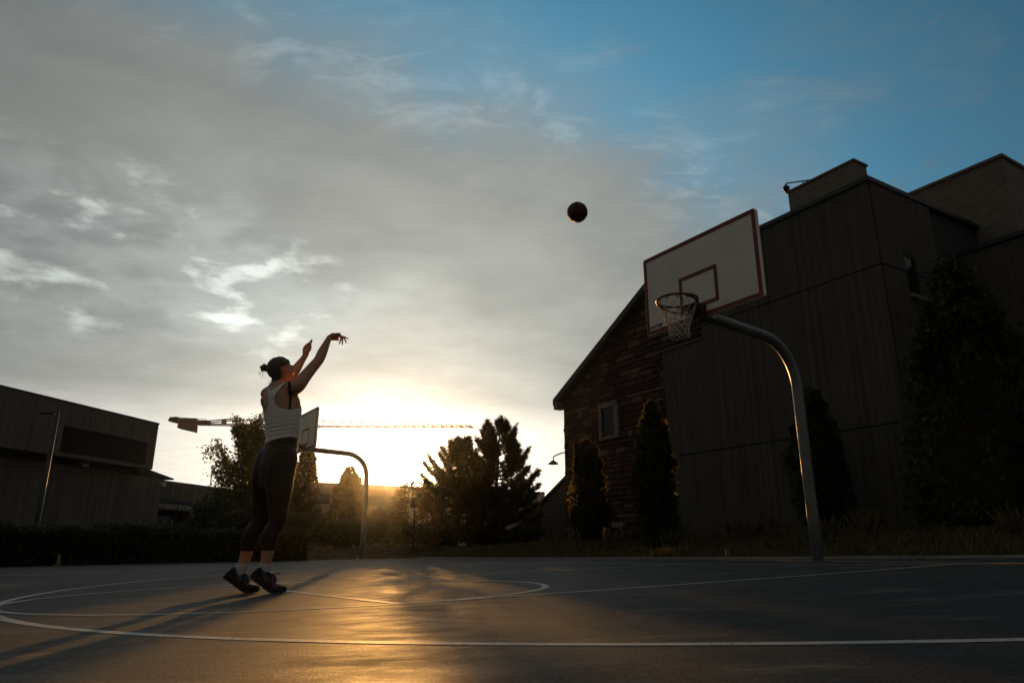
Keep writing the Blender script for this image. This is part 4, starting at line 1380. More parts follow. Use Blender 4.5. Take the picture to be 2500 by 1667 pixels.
# dark shrub belt behind the court
belt = [(512, 1196, 30, 2.15, 'big dark domed shrub before the sign, left of the player'), (625, 1236, 28, 1.7, 'dark shrub behind the legs of the player'), (735, 1250, 27, 1.5, 'dark shrub behind the player and the far hoop'),
        (845, 1262, 27, 1.4, 'dark shrub behind the far pole'), (960, 1272, 27.5, 1.5, 'low dark shrub straight below the sun'), (1075, 1270, 28, 1.5, 'low dark shrub below the shorter pine'), (1185, 1276, 28, 1.4, 'low dark shrub below the tallest pine'), (1290, 1284, 28.5, 1.2, 'low dark shrub before the flank wall')]
for k, (u, v, Y, rx, lab) in enumerate(belt):
    b = gp(u, 1330, Y)
    shrub(b, rx, 1.0, at(u, v, Y).z - b.z, 6500 if k < 2 else 5000, 0.13, 50 + k, lab, M_shrub, group='dark shrubs behind the court', lobes=9)
# cypresses against the right-hand buildings
def cyp(u, vt, Y, rad, seed, label, tips=None, n=9000, f0=0.5):
    b = gp(u, 1330, Y); H = at(u, vt, Y).z - b.z
    spindle_tree('cypress', b, H, lambda f: rad * (0.72 + 1.6 * f if f < 0.18 else 1.0 if f < 0.5 else ((1 - f) / 0.5) ** 0.62) + 0.02, n, 0.13, seed, label, 'tree', M_cyp, 'cypresses along the buildings', tips=tips, lump=0.14, core=0.74, updir=1.3, clumps=60)
cyp(1440, 1080, 24.0, 0.58, 61, 'short two-headed cypress in front of the stone gable', tips=[(-0.36, 0, 3.25, 0.24), (0.36, 0, 2.6, 0.18)])
cyp(1608, 985, 18.5, 0.45, 67, 'tall slender cypress where stone meets concrete', tips=[(-0.30, 0, 2.5, 0.16), (0.32, 0, 2.9, 0.15)])
cyp(2022, 955, 18.6, 0.66, 71, 'dark cypress half hidden by the near hoop pole')
b = gp(2450, 1330, 14.2)
spindle_tree('spruce_tree', b, at(2440, 650, 14.2).z - b.z, lambda f: 1.55 * (1 - f) ** 0.7 * min(1, 0.7 + 2 * f) + 0.04, 16000, 0.16, 73, 'big dark evergreen cut off by the photo edge beside the concrete building', 'tree', M_cyp, lump=0.35, core=0.62, clumps=110)

# clipped hedge along the far left edge of the court
h0, h1 = Vector((-12.6, 9.0, 0)), Vector((-5.4, 19.3, 0))
hd_ = (h1 - h0).normalized(); hn = Vector((-hd_.y, hd_.x, 0)); hL = (h1 - h0).length
hr = tag(empty('hedge', (h0 + h1) / 2), 'long low dark clipped hedge at the far left of the court', 'hedge')
g = np.random.default_rng(81)
n = 26000
f = g.uniform(0, hL, n); c = g.uniform(-0.1, 1.0, n); t = g.uniform(0, 1, n)
top = 0.74 + 0.045 * np.sin(f * 1.7) + 0.03 * np.sin(f * 5.1)
P = np.stack([h0.x + hd_.x * f + hn.x * c, h0.y + hd_.y * f + hn.y * c, np.zeros(n)], 1)
face = g.uniform(0, 1, n)
front = face < 0.6
c = np.where(front, g.normal(0.0, 0.05, n), g.uniform(0, 1.0, n)); zf = np.where(front, g.uniform(0, 1, n), g.normal(0.97, 0.045, n))
P[:, 0] = h0.x + hd_.x * f + hn.x * c; P[:, 1] = h0.y + hd_.y * f + hn.y * c
P[:, 2] = gz(P[:, 0], P[:, 1]) + top * zf - 0.02
V, F = leaf_arrays(P, 0.075, g, 0.6, np.array([0, 0, 0.4]))
link('foliage', mesh_np('foliage', V, F), M_shrub, hr)
mb = MB()
for i in range(16):
    a_ = h0 + hd_ * (hL * i / 16) + hn * 0.05
    mb.box(Vector((a_.x, a_.y, float(gz(a_.x, a_.y)) - 0.1)), hd_, hn, Z3, hL / 16 - 0.002, 0.9, 0.74)
mb.build('inner_hull', M_bark, hr)

# dry grass and weeds between court and buildings
g = np.random.default_rng(91)
def grass_patch(n, a0_, a1_, b0_, b1_, hmin, hmax, clump=0.0, seed=1):
    a = g.uniform(a0_, a1_, n); b_ = g.uniform(b0_, b1_, n)
    if clump:
        k = int(n / 25); ca = g.uniform(a0_, a1_, k); cb = g.uniform(b0_, b1_, k); i = g.integers(0, k, n)
        a = ca[i] + g.normal(0, clump, n); b_ = cb[i] + g.normal(0, clump, n)
    x = HOOP.x + CD.x * a + CN.x * b_; y = HOOP.y + CD.y * a + CN.y * b_
    ok = edge_dist(x, y) > 0.36
    x, y = x[ok], y[ok]; n = len(x)
    z_ = tz(x, y) - 0.01
    P = np.stack([x, y, z_], 1)
    d_ = rand_unit(n, g) * 0.42 + np.array([0, 0, 1.0]); d_ /= np.linalg.norm(d_, axis=1)[:, None]
    bb = np.cross(d_, rand_unit(n, g)); bb /= np.linalg.norm(bb, axis=1)[:, None]
    L = g.uniform(hmin, hmax, n)[:, None]; w_ = 0.006 + 0.006 * g.uniform(0, 1, n)[:, None]
    bend = rand_unit(n, g) * np.array([1, 1, 0.1]) * L * 0.25
    V = np.stack([P - bb * w_, P + bb * w_, P + d_ * L * 0.6 + bb * w_ * 0.7 , P + d_ * L + bend], 1).reshape(-1, 3)
    return V, np.arange(4 * n).reshape(n, 4)
sets = [grass_patch(26000, -10.0, -3.4, -17, 5, 0.04, 0.13), grass_patch(7000, -9.5, -4.4, -16, 5, 0.10, 0.26, 0.14), grass_patch(900, -10.5, -6.5, -15, 6, 0.30, 0.62, 0.07), grass_patch(9000, -4, 8, -24, -13.0, 0.05, 0.20, 0.25)]
off = 0; VV, FF = [], []
for V, F in sets:
    VV.append(V); FF.append(F + off); off += len(V)
tag(link('grass', mesh_np('grass', np.concatenate(VV), np.concatenate(FF)), M_grass), 'dry grass and weeds along the edge of the asphalt', 'grass', kind='stuff')
# fallen leaf at the foot of the near pole
lf = cpt(-2.75, 0.9, 0.006)
V = []
for k in range(10):
    a = 2 * math.pi * k / 10; r = 0.05 * (1.0 if k % 2 == 0 else 0.55)
    V.append((lf.x + r * math.cos(a), lf.y + r * math.sin(a) * 0.8, lf.z + 0.012 * (k % 3)))
V.append((lf.x, lf.y, lf.z + 0.004))
tag(link('fallen_leaf', mesh('fallen_leaf', V, [(k, (k + 1) % 10, 10) for k in range(10)]), M_rust), 'curled fallen leaf on the asphalt beside the near pole', 'leaf')

# ------------------------------------------------------------------ the player
PY = 5.42


def J(u, v, dy=0.0):
    return at(u, v, PY + dy)


def proj(P):
    """photo pixel of points (n,3)"""
    P = np.asarray(P, float); z_ = P[:, 2] - CAMH
    fw = P[:, 1] * math.cos(PITCH) + z_ * math.sin(PITCH); up_ = -P[:, 1] * math.sin(PITCH) + z_ * math.cos(PITCH)
    return np.stack([1250 + FPX * P[:, 0] / fw, 833.5 - FPX * up_ / fw], 1)


def skin():
    return mat('tanned_skin', (0.52, 0.25, 0.15), 0.5, 0.35, var=0.12, vscale=12, sss=0.12, sheen=0.15)


M_skin = skin()
M_tank = mat('white_ribbed_cotton', (0.82, 0.74, 0.68), 0.85, 0.15, var=0.06, vscale=4, bump=0.5, bscale=22, stretch=(1, 1, 2.5), sheen=0.5)
M_legg = mat('black_leggings', (0.006, 0.006, 0.007), 0.5, 0.2, var=0.2, vscale=5, sheen=0.08)
M_strap = mat('black_elastic', (0.010, 0.010, 0.012), 0.6, 0.3)
M_hair = mat('dark_blonde_hair', (0.15, 0.095, 0.050), 0.55, 0.35, var=0.5, vscale=60, bump=0.9, bscale=70, stretch=(1, 1, 4), sheen=0.4)
M_sock = mat('white_sock', (0.52, 0.52, 0.54), 0.9, 0.1, bump=0.4, bscale=200)
M_shoe = mat('black_shoe_mesh', (0.016, 0.016, 0.018), 0.6, 0.3, bump=0.5, bscale=150)
M_sole = mat('black_rubber_sole', (0.014, 0.013, 0.013), 0.7, 0.3)
M_stripe = mat('grey_shoe_stripe', (0.20, 0.20, 0.21), 0.5, 0.3)
M_shoered = mat('dark_red_shoe_trim', (0.12, 0.012, 0.018), 0.5, 0.3)
M_eye = mat('eye', (0.3, 0.28, 0.26), 0.2, 0.5)

B = MB()


def limb(js, rs, n=14, sub=4):
    P = catmull(js, sub); R = catmull([(r,) for r in rs], sub)
    B.tube(P, [float(r[0]) for r in R], n)
    B.ball(js[0], rs[0], 12, 8); B.ball(js[-1], rs[-1], 12, 8)


def oring(c, right, fwd, hw, hd, back=1.0, n=24):
    out_ = []
    for k in range(n):
        a = 2 * math.pi * k / n; s_, c_ = math.sin(a), math.cos(a)
        e = 2.3
        x = math.copysign(abs(c_) ** (2 / e), c_); y = math.copysign(abs(s_) ** (2 / e), s_)
        out_.append(Vector(c) + right * (hw * x) + fwd * (hd * y * (back if y < 0 else 1)))
    return out_


def frame_at(f):
    """f = 0 hips, 1 chest : right and forward vectors of the trunk"""
    r = (Vector((0.50, -0.86, 0)) * (1 - f) + Vector((0.70, -0.71, 0)) * f).normalized()
    return r, Z3.cross(r)


trunk_def = [(1196, 671, .125, .105, 0), (1172, 673, .158, .118, 0), (1146, 675, .166, .124, 0), (1115, 680, .156, .118, .15), (1095, 685, .150, .116, .3), (1078, 688, .140, .110, .45), (1055, 690, .146, .112, .6),
             (1035, 690, .156, .117, .75), (1012, 689.5, .166, .122, .9), (988, 687, .170, .120, 1), (968, 686, .165, .108, 1), (953, 685, .140, .085, 1), (942, 683, .092, .066, 1), (934, 682, .058, .055, 1)]
B.rings([oring(J(u, v), *frame_at(f), hw, hd) for v, u, hw, hd, f in trunk_def])
r0, f0 = frame_at(0.0); r1, f1 = frame_at(1.0)
for s_, u in ((1, 668), (-1, 660)):                                  # glutes
    B.ball(J(u + 8, 1150, 0.0) + r0 * (0.045 * s_) - f0 * 0.030, (0.098, 0.092, 0.120), 20, 14, (r0, f0, Z3))
for s_ in (1, -1):                                                    # chest, shoulder blades, upper back muscles
    B.ball(J(688, 1003) + r1 * (0.075 * s_) + f1 * 0.060, (0.058, 0.058, 0.065), 14, 10)
    B.ball(J(686, 975) + r1 * (0.085 * s_) - f1 * 0.055, (0.062, 0.05, 0.075), 14, 10)
SHR, ELR, WRR = J(724, 944, -0.12), J(778, 879, 0.03), J(804, 824, 0.13)
SHL, ELL, WRL = J(653, 962, 0.12), J(713, 916, 0.30), J(746, 867, 0.38)
limb([J(700, 952, -0.05), SHR, SHR.lerp(ELR, 0.35), SHR.lerp(ELR, 0.7), ELR, ELR.lerp(WRR, 0.3), ELR.lerp(WRR, 0.7), WRR], [.060, .058, .050, .044, .041, .041, .030, .0225])
limb([J(668, 955, 0.05), SHL, SHL.lerp(ELL, 0.35), SHL.lerp(ELL, 0.7), ELL, ELL.lerp(WRL, 0.3), ELL.lerp(WRL, 0.7), WRL], [.058, .056, .048, .043, .039, .040, .029, .0235])
B.ball(J(712, 950, -0.07), (0.075, 0.075, 0.06), 14, 10); B.ball(J(660, 962, 0.09), (0.065, 0.065, 0.06), 14, 10)
# neck and head
HC = J(686.5, 903, 0.0)
HF = Vector((0.80, 0.52, 0.22)).normalized(); HR = HF.cross(Z3).normalized(); HU = HR.cross(HF).normalized()
limb([J(681, 950), J(681, 936), J(684, 920)], [.066, .052, .054])
ax = (HF, HR, HU)
B.ball(HC - HF * 0.012 + HU * 0.012, (0.094, 0.074, 0.090), 24, 18, ax)
B.ball(HC + HF * 0.012 - HU * 0.022, (0.078, 0.066, 0.092), 20, 14, ax)
B.ball(HC + HF * 0.030 - HU * 0.066, (0.058, 0.052, 0.048), 18, 12, ax)
B.ball(HC + HF * 0.072 - HU * 0.098, (0.021, 0.024, 0.018), 12, 8, ax)      # chin
B.tube([HC + HF * 0.088 + HU * 0.010, HC + HF * 0.106 - HU * 0.028], [0.008, 0.013], 10)   # nose
B.ball(HC + HF * 0.104 - HU * 0.030, 0.014, 10, 8)
B.ball(HC + HF * 0.088 - HU * 0.058, (0.012, 0.022, 0.007), 10, 6, ax); B.ball(HC + HF * 0.086 - HU * 0.070, (0.011, 0.019, 0.007), 10, 6, ax)
B.ball(HC + HF * 0.084 + HU * 0.018, (0.014, 0.050, 0.010), 12, 6, ax)      # brow
for s_ in (1, -1):
    B.ball(HC + HR * (0.074 * s_) - HU * 0.012 - HF * 0.004, (0.020, 0.009, 0.031), 12, 10, ((HF + HU * 0.25).normalized(), HR, HU))
    B.ball(HC + HR * (0.046 * s_) + HF * 0.062 - HU * 0.030, (0.026, 0.020, 0.02), 10, 8, ax)
# right hand: wrist broken forward after the release, fingers hanging apart
kn = J(829, 817, 0.19)
side_r = Vector((0.25, -0.95, 0.1)).normalized()
hd_r = (kn - WRR).normalized()
limb([WRR, WRR.lerp(kn, 0.35) + Z3 * 0.010], [.0225, .024])
for k, o_ in enumerate((0.030, 0.011, -0.009, -0.028)):
    a = WRR.lerp(kn, 0.12) + side_r * (o_ * 0.65); b_ = kn + side_r * o_ - Z3 * (0.004 * abs(k - 1.5))
    limb([a, a.lerp(b_, 0.5) + Z3 * 0.006, b_], [.0135, .0140, .0115])
    tipp = [(828.5, 839.5), (835.5, 841), (845.5, 836.5), (850, 827)][k]
    tp_ = at(tipp[0], tipp[1], kn.y + side_r.y * o_ * 1.7 + 0.012)
    md = b_.lerp(tp_, 0.46) + (Vector((0.011, 0.004, 0.006)) if k < 3 else Vector((0.002, 0.0, 0.008)))
    limb([b_, md, tp_], [.0098, .0086, .0068], 10, 3)
limb([WRR.lerp(kn, 0.15) - side_r * 0.012 - Z3 * 0.012, WRR.lerp(kn, 0.55) - side_r * 0.030 - Z3 * 0.018, WRR.lerp(kn, 0.95) - side_r * 0.040 - Z3 * 0.030], [.0150, .0115, .0080], 10, 3)
# left hand: open guide hand, fingers together, thumb apart
kl = J(751.5, 846, 0.40)
side_l = Vector((0.55, 0.80, 0.1)).normalized()
for k, o_ in enumerate((-0.028, -0.009, 0.010, 0.028)):
    a = WRL.lerp(kl, 0.1) + side_l * (o_ * 0.6); b_ = kl + side_l * o_
    limb([a, a.lerp(b_, 0.5) + Vector((-0.006, 0, 0.004)), b_], [.0140, .0140, .0112])
    tp_ = at(*[(759.5, 836), (761, 831.5), (761.5, 829), (762, 832)][k], kl.y + side_l.y * o_ + 0.015)
    limb([b_, b_.lerp(tp_, 0.5) + Vector((-0.004, 0, 0.004)), tp_], [.0098, .0088, .0070], 10, 3)
limb([WRL.lerp(kl, 0.15) - side_l * 0.014, J(755.5, 856, 0.36), J(759.5, 845.5, 0.35)], [.0150, .0110, .0080], 10, 3)
# legs; weight on the balls of the feet, heels lifted
FD = Vector((0.955, 0.295, 0)).normalized(); FS = Vector((FD.y, -FD.x, 0))
HIR, KNR, ANR = J(690, 1128, -0.07), J(677, 1266, -0.10), J(645, 1386, -0.10)
HIL, KNL, ANL = J(661, 1128, 0.07), J(635, 1267, 0.06), J(589, 1387, 0.06)
for hip, kne, ank, off_ in ((HIR, KNR, ANR, (2, -2)), (HIL, KNL, ANL, (0, 0))):
    fw_ = Vector((0.85, 0.45, 0))
    limb([hip + Z3 * 0.03, hip.lerp(kne, 0.25) - fw_ * 0.014, hip.lerp(kne, 0.55) - fw_ * 0.006, hip.lerp(kne, 0.85), kne + fw_ * 0.008, kne.lerp(ank, 0.14), kne.lerp(ank, 0.33) - fw_ * 0.020, kne.lerp(ank, 0.62) - fw_ * 0.008, kne.lerp(ank, 0.84), ank],
         [.110, .108, .092, .070, .062, .057, .060, .048, .040, .041], 18)
GZP = float(gz(-1.75, 5.4))
BALLS = []
for ank, (u, v) in ((ANR, (668, 1448)), (ANL, (603, 1448))):
    ball = at(u, v, ank.y + 0.02); ball.z = float(gz(ball.x, ball.y))
    BALLS.append(ball)
    limb([ank, ball + Z3 * 0.075 - FD * 0.07, ball + Z3 * 0.045, ball + Z3 * 0.035 + FD * 0.04], [.040, .034, .026, .018])
    hb = ball - FD * 0.135 + Z3 * 0.145
    limb([ank, hb], [.036, .026])

bodymesh = mesh('person_rough', B.V, B.F)
bm = bmesh.new(); bm.from_mesh(bodymesh); bmesh.ops.recalc_face_normals(bm, faces=bm.faces[:]); bm.to_mesh(bodymesh); bm.free()
tmp = bpy.data.objects.new('person_rough', bodymesh); COL.objects.link(tmp)
md_ = tmp.modifiers.new('remesh', 'REMESH'); md_.mode = 'VOXEL'; md_.voxel_size = 0.0052
sm_ = tmp.modifiers.new('smooth', 'SMOOTH'); sm_.factor = 0.5; sm_.iterations = 5
dg = bpy.context.evaluated_depsgraph_get()
body_me = bpy.data.meshes.new_from_object(tmp.evaluated_get(dg)); body_me.name = 'person'
bpy.data.objects.remove(tmp, do_unlink=True)
# extra relaxation of trunk and legs; head and hands keep their detail
_v = np.empty(len(body_me.vertices) * 3, np.float32); body_me.vertices.foreach_get('co', _v); _v = _v.reshape(-1, 3).astype(float)
_e = np.empty(len(body_me.edges) * 2, np.int32); body_me.edges.foreach_get('vertices', _e); _e = _e.reshape(-1, 2)
_w = np.clip((J(690, 985).z - _v[:, 2]) / 0.08, 0, 1) * np.clip((_v[:, 2] - 0.30) / 0.1, 0, 1)
_deg = np.bincount(_e.ravel(), minlength=len(_v)).astype(float)
for _ in range(36):
    _s = np.zeros_like(_v)
    np.add.at(_s, _e[:, 0], _v[_e[:, 1]]); np.add.at(_s, _e[:, 1], _v[_e[:, 0]])
    _v += (_s / _deg[:, None] - _v) * (_w * 0.6)[:, None]
body_me.vertices.foreach_set('co', _v.astype(np.float32).ravel()); body_me.update()
body_me.polygons.foreach_set('use_smooth', [True] * len(body_me.polygons))
body_me.materials.clear(); body_me.materials.append(M_skin)
person = link('person', body_me)
tag(person, 'player in white tank top, black leggings and trail shoes, arm extended after a shot', 'person')

nv = len(body_me.vertices)
BV = np.empty(nv * 3, np.float32); body_me.vertices.foreach_get('co', BV); BV = BV.reshape(-1, 3).astype(float)
BN = np.empty(nv * 3, np.float32); body_me.vertices.foreach_get('normal', BN); BN = BN.reshape(-1, 3).astype(float)
BF = np.array([tuple(p.vertices) for p in body_me.polygons if len(p.vertices) == 4])
FC = BV[BF].mean(1); FN = BN[BF].mean(1); FU = proj(FC)
toward = (FN * (np.array([0, 0, CAMH]) - FC)).sum(1) / np.linalg.norm(FC, axis=1)


def in_poly(P, poly):
    poly = np.array(poly, float); x, y = P[:, 0], P[:, 1]; r_ = np.zeros(len(P), bool)
    for i in range(len(poly)):
        a, b_ = poly[i - 1], poly[i]
        r_ ^= ((a[1] > y) != (b_[1] > y)) & (x < (b_[0] - a[0]) * (y - a[1]) / (b_[1] - a[1] + 1e-12) + a[0])
    return r_


def garment(name, mask, m, off, fold=None, thick=0.003):
    F = BF[mask]; used_, inv_ = np.unique(F, return_inverse=True)
    V = BV[used_] + BN[used_] * off
    if fold is not None: V = V + BN[used_] * fold(BV[used_])[:, None]
    me = mesh_np(name, V, inv_.reshape(F.shape), True)
    o = link(name, me, m, person)
    so_ = o.modifiers.new('cloth', 'SOLIDIFY'); so_.thickness = thick; so_.offset = -1
    return o


arm_d = np.minimum(np.min([np.linalg.norm(FC - np.array(SHR.lerp(ELR, t)), axis=1) for t in np.linspace(0.30, 1, 12)], 0),
                   np.min([np.linalg.norm(FC - np.array(SHL.lerp(ELL, t)), axis=1) for t in np.linspace(0.30, 1, 12)], 0))
trunk_ok = (FC[:, 2] > J(690, 1100).z) & (arm_d > 0.062) & (np.linalg.norm(FC - np.array(HC), axis=1) > 0.13)
tank_poly = [(655, 944), (662, 953), (671, 952), (679.6, 945), (694, 934), (698, 936), (684, 950), (675, 961), (672, 974), (674, 986), (681.6, 994), (694, 999), (714, 1000), (736, 995), (752, 990), (752, 1066), (726, 1068), (704, 1067), (683.6, 1070), (663, 1076), (647, 1084), (620, 1092), (622, 1024), (644, 1015), (651, 1004), (657, 988), (658, 970), (656, 953)]
back = toward > -0.05
frontside = ~back
hem = 1084 - (FU[:, 0] - 647) * 0.2
tank_mask = trunk_ok & ((back & in_poly(FU, tank_poly)) | (frontside & (FU[:, 1] > 972) & (FU[:, 1] < hem)) | (frontside & (FU[:, 1] > 930) & (FU[:, 1] <= 972) & (np.abs(np.abs((FC - np.array(J(684, 950))) @ np.array(r1)) - 0.07) < 0.022)))


def folds(P):
    q = proj(P); x, y = q[:, 0], q[:, 1]
    lowt = np.clip((y - 1015) / 30, 0, 1)
    return 0.0016 * lowt * (np.sin((y + 0.28 * (x - 690)) * 0.62 + 1.6 * np.sin(x * 0.05)) + 0.6 * np.sin((y - 0.16 * x) * 0.95 + 2)) + 0.001


garment('tank_top', tank_mask, M_tank, 0.0075, folds)
garment('bra_strap', trunk_ok & back & in_poly(FU, [(703, 930), (709.5, 930), (711.5, 965), (711, 1003), (704.5, 1003), (705.5, 965)]), M_strap, 0.003)
leg_mask = (FC[:, 2] < J(690, 1061).z) & (FU[:, 1] < 1343 + (FU[:, 0] < 618) * 1.0) & (FC[:, 2] > 0.0)
garment('leggings', leg_mask, M_legg, 0.0035)
fdist = np.minimum(np.linalg.norm(FC - np.array(ANR), axis=1), np.linalg.norm(FC - np.array(ANL), axis=1))
for nm_, an, lo_, hi_ in (('sock', ANR, 1375.5, 1410), ('sock', ANL, 1375.5, 1410)):
    garment(nm_, (np.linalg.norm(FC - np.array(an), axis=1) < 0.09) & (FU[:, 1] > lo_) & (FU[:, 1] < hi_), M_sock, 0.004)
# hair: swept back in tight rows, with a small bun
hv = FC - np.array(HC); hf, hu, hl = hv @ np.array(HF), hv @ np.array(HU), hv @ np.array(HR)
hair_mask = (np.linalg.norm(hv, axis=1) < 0.135) & (((hu > 0.045 + 0.55 * (hf - 0.055)) & (hf < 0.085)) | ((hf < -0.018) & (hu > -0.072 + 0.25 * (hf + 0.018)))) & ~((np.abs(hl) > 0.066) & (np.abs(hf + 0.004) < 0.022) & (hu < 0.022) & (hu > -0.045))


def rows(P):
    q = P - np.array(HC)
    a = q @ np.array(HU) * 1.0 + 0.25 * (q @ np.array(HF))
    return 0.0022 * np.sin(a * 330) + 0.001 * np.sin((q @ np.array(HF)) * 420)


hair = garment('hair', hair_mask, M_hair, 0.008, rows, 0.004)
bun_c = J(645.5, 898, -0.035)
mb = MB(); mb.ball(bun_c, (0.034, 0.034, 0.030), 18, 12)
for v in mb.V:
    d_ = v - bun_c; a = math.atan2(d_.z, d_.x)
    v += d_ * (0.10 * math.sin(5 * a + 40 * d_.y) + 0.05 * math.sin(9 * a))
mb.tube([bun_c + Vector((0.02, 0, 0)), J(657, 897, -0.01)], [0.020, 0.024], 12)
mb.build('hair_bun', M_hair, person, True)
hs_ = MB(); g = np.random.default_rng(5)
for k in range(9):
    s0 = bun_c + Vector(g.normal(size=3) * 0.012) - Z3 * 0.015
    dd = Vector((g.uniform(-0.7, 0.4), g.uniform(-0.3, 0.3), g.uniform(-0.9, 0.2))).normalized()
    L_ = g.uniform(0.035, 0.065)
    hs_.tube([s0, s0 + dd * L_ * 0.6, s0 + dd * L_ + Vector((0.008, 0, -0.012))], 0.0009, 4, False)
for k in range(14):
    s0 = J(662 + g.uniform(-4, 6), 932 + g.uniform(-6, 3), -0.01); dd = Vector((g.uniform(-0.8, -0.1), g.uniform(-0.3, 0.3), g.uniform(-0.9, -0.2))).normalized()
    hs_.tube([s0 + Vector((0.01, 0, 0.01)), s0 + dd * 0.03, s0 + dd * 0.05 + Vector((0.01, 0, 0))], 0.0008, 4, False)
hs_.build('stray_hair', M_hair, person)
for s_ in (1, -1):
    MB().ball(HC + HF * 0.083 + HR * (0.032 * s_) - HU * 0.002, 0.011, 10, 8).build('eye', M_eye, person, True)

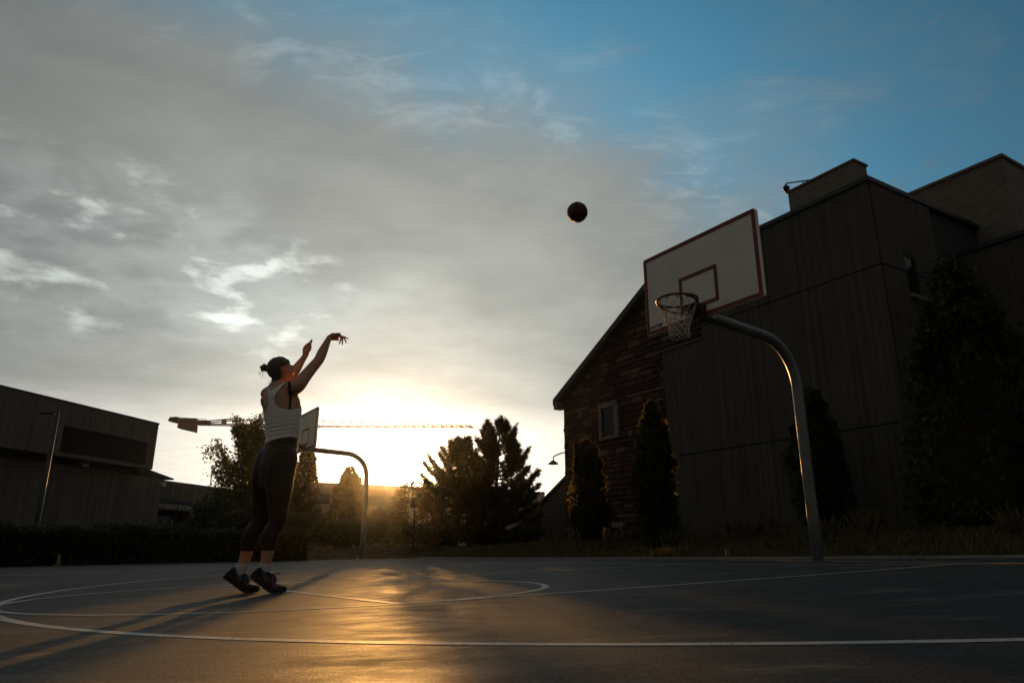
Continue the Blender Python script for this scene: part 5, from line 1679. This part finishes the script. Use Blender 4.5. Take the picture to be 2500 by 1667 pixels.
# shoes: sole with lugs, upper, laces; bent at the ball of the foot
def shoe(ball, heel_deg, idx):
    a_h = math.radians(heel_deg)

    def sp(x, y, z_):
        """x from the ball joint forward, y outwards, z above the sole"""
        if x >= 0:
            k = x / 0.08
            return ball + FD * x + FS * y + Z3 * (z_ + 0.006 + 0.010 * k * k)
        ca, sa_ = math.cos(a_h), math.sin(a_h)
        rr_ = 0.035                                             # soft bend
        t = min(1.0, -x / rr_)
        aa = a_h * t
        xm = -(min(-x, rr_)) * math.cos(aa * 0.5); zm = min(-x, rr_) * math.sin(aa * 0.5)
        rem = max(0.0, -x - rr_)
        px_ = xm - rem * ca; pz_ = zm + rem * sa_
        return ball + FD * (px_ + z_ * math.sin(aa)) + FS * y + Z3 * (pz_ + z_ * math.cos(aa) + 0.006)
    st = [(-0.212, .026, .062), (-0.202, .036, .096), (-0.180, .041, .118), (-0.150, .042, .112), (-0.12, .042, .108), (-0.09, .043, .114), (-0.06, .046, .102), (-0.03, .048, .084), (0.0, .049, .068), (0.03, .048, .057), (0.055, .042, .049), (0.073, .030, .040), (0.083, .016, .030)]
    rings = []
    for x, hw, tp_ in st:
        ring = []
        for k in range(16):
            a = 2 * math.pi * k / 16; s_, c_ = math.sin(a), math.cos(a)
            z0_ = 0.018; zc = (tp_ + z0_) / 2; zh = (tp_ - z0_) / 2
            ring.append(sp(x, hw * math.copysign(abs(c_) ** 0.75, c_), zc + zh * math.copysign(abs(s_) ** 0.8, s_)))
        rings.append(ring)
    sr = empty('shoe', ball, person)
    sr.location = ball
    up_o = MB().rings(rings).build('upper', M_shoe, sr, True)
    # midsole + outsole
    rings = []
    for x, hw, tp_ in [(-0.212, .026, 0), (-0.20, .036, 0), (-0.17, .041, 0), (-0.12, .040, 0), (-0.08, .041, 0), (-0.04, .046, 0), (0.0, .050, 0), (0.03, .049, 0), (0.06, .042, 0), (0.08, .028, 0), (0.088, .012, 0)]:
        rings.append([sp(x, hw, 0.002), sp(x, hw * 1.02, 0.014), sp(x, hw * 0.96, 0.034), sp(x, -hw * 0.96, 0.034), sp(x, -hw * 1.02, 0.014), sp(x, -hw, 0.002)])
    sole = MB().rings(rings).build('sole', M_sole, sr)
    lg = MB()
    for k in range(13):
        x = -0.20 + k * 0.0225
        hw = 0.034 if x < -0.16 else 0.041 if x < 0.04 else 0.030
        for s_ in (-1, 0.0, 1):
            y0_ = s_ * (hw - 0.012)
            V = [sp(x - 0.0105, y0_ - 0.012, 0.004), sp(x + 0.0105, y0_ - 0.012, 0.004), sp(x + 0.0105, y0_ + 0.012, 0.004), sp(x - 0.0105, y0_ + 0.012, 0.004)]
            V += [sp(x - 0.009, y0_ - 0.011, -0.005), sp(x + 0.009, y0_ - 0.011, -0.005), sp(x + 0.009, y0_ + 0.011, -0.005), sp(x - 0.009, y0_ + 0.011, -0.005)]
            lg.add(V, [(0, 1, 2, 3), (7, 6, 5, 4), (0, 4, 5, 1), (1, 5, 6, 2), (2, 6, 7, 3), (3, 7, 4, 0)])
    lg.build('tread', M_sole, sole)
    rd = MB()
    for s_ in (1, -1):
        rd.tube([sp(x, s_ * (hw + 0.003), 0.037) for x, hw in ((-0.205, .030), (-0.17, .0395), (-0.12, .0395), (-0.06, .0445), (0.0, .0485), (0.05, .0425))], 0.0035, 6)
    rd.build('red_trim', M_shoered, up_o)
    sr2 = MB()
    for s_ in (1, -1):
        for (x0_, z0_, x1_, z1_) in ((-0.185, 0.098, -0.10, 0.042), (-0.165, 0.104, -0.085, 0.046), (-0.085, 0.100, -0.035, 0.046), (-0.055, 0.092, -0.01, 0.044), (-0.11, 0.072, 0.03, 0.042)):
            P = []
            for k in range(5):
                f = k / 4; x = x0_ + (x1_ - x0_) * f; z_ = z0_ + (z1_ - z0_) * f
                hw = np.interp(x, [q[0] for q in st], [q[1] for q in st]); tp_ = np.interp(x, [q[0] for q in st], [q[2] for q in st])
                zc, zh = (tp_ + 0.018) / 2, (tp_ - 0.018) / 2
                ss = max(-1, min(1, (z_ - zc) / zh)); th_ = math.asin(math.copysign(abs(ss) ** 1.25, ss))
                P.append(sp(x, s_ * (hw * abs(math.cos(th_)) ** 0.75 + 0.001), z_))
            sr2.tube(P, 0.0022, 5)
    sr2.build('stripe', M_stripe, up_o)
    lc = MB()
    for k in range(5):
        x = -0.085 + k * 0.022
        tp_ = np.interp(x, [q[0] for q in st], [q[2] for q in st])
        lc.tube([sp(x, 0.024, tp_ - 0.006), sp(x + 0.006, 0, tp_ + 0.003), sp(x + 0.012, -0.024, tp_ - 0.008)], 0.0026, 6)
    lc.tube(catmull([sp(-0.085, 0, 0.118), sp(-0.05, 0.012, 0.138), sp(0.0, 0.02, 0.118), sp(0.010, 0.025, 0.085), sp(-0.03, 0.02, 0.098)], 5), 0.0022, 6)
    lc.build('lace', M_shoe, up_o)
    return sr


shoe(BALLS[0], 35, 0)
shoe(BALLS[1], 35, 1)

# ------------------------------------------------------------------ added haze volume, standing in for lens glare around the sun
hz = MB().box(Vector((-345, -75, -2.0)), X3, Y3, Z3, 690, 510, 47.0)
m_ = bpy.data.materials.new('sun_glow_haze'); m_.use_nodes = True
t = m_.node_tree; t.nodes.clear(); q = N(t)
pv = q.node('ShaderNodeVolumePrincipled')
pv.inputs['Color'].default_value = (0.90, 0.94, 0.98, 1)
pv.inputs['Density'].default_value = 0.00013
pv.inputs['Anisotropy'].default_value = 0.94
o = q.node('ShaderNodeOutputMaterial'); t.links.new(pv.outputs[0], o.inputs['Volume'])
tag(hz.build('haze', m_), 'thin haze added for the golden glow around the sun', 'haze', kind='stuff')
SC.cycles.volume_bounces = 0
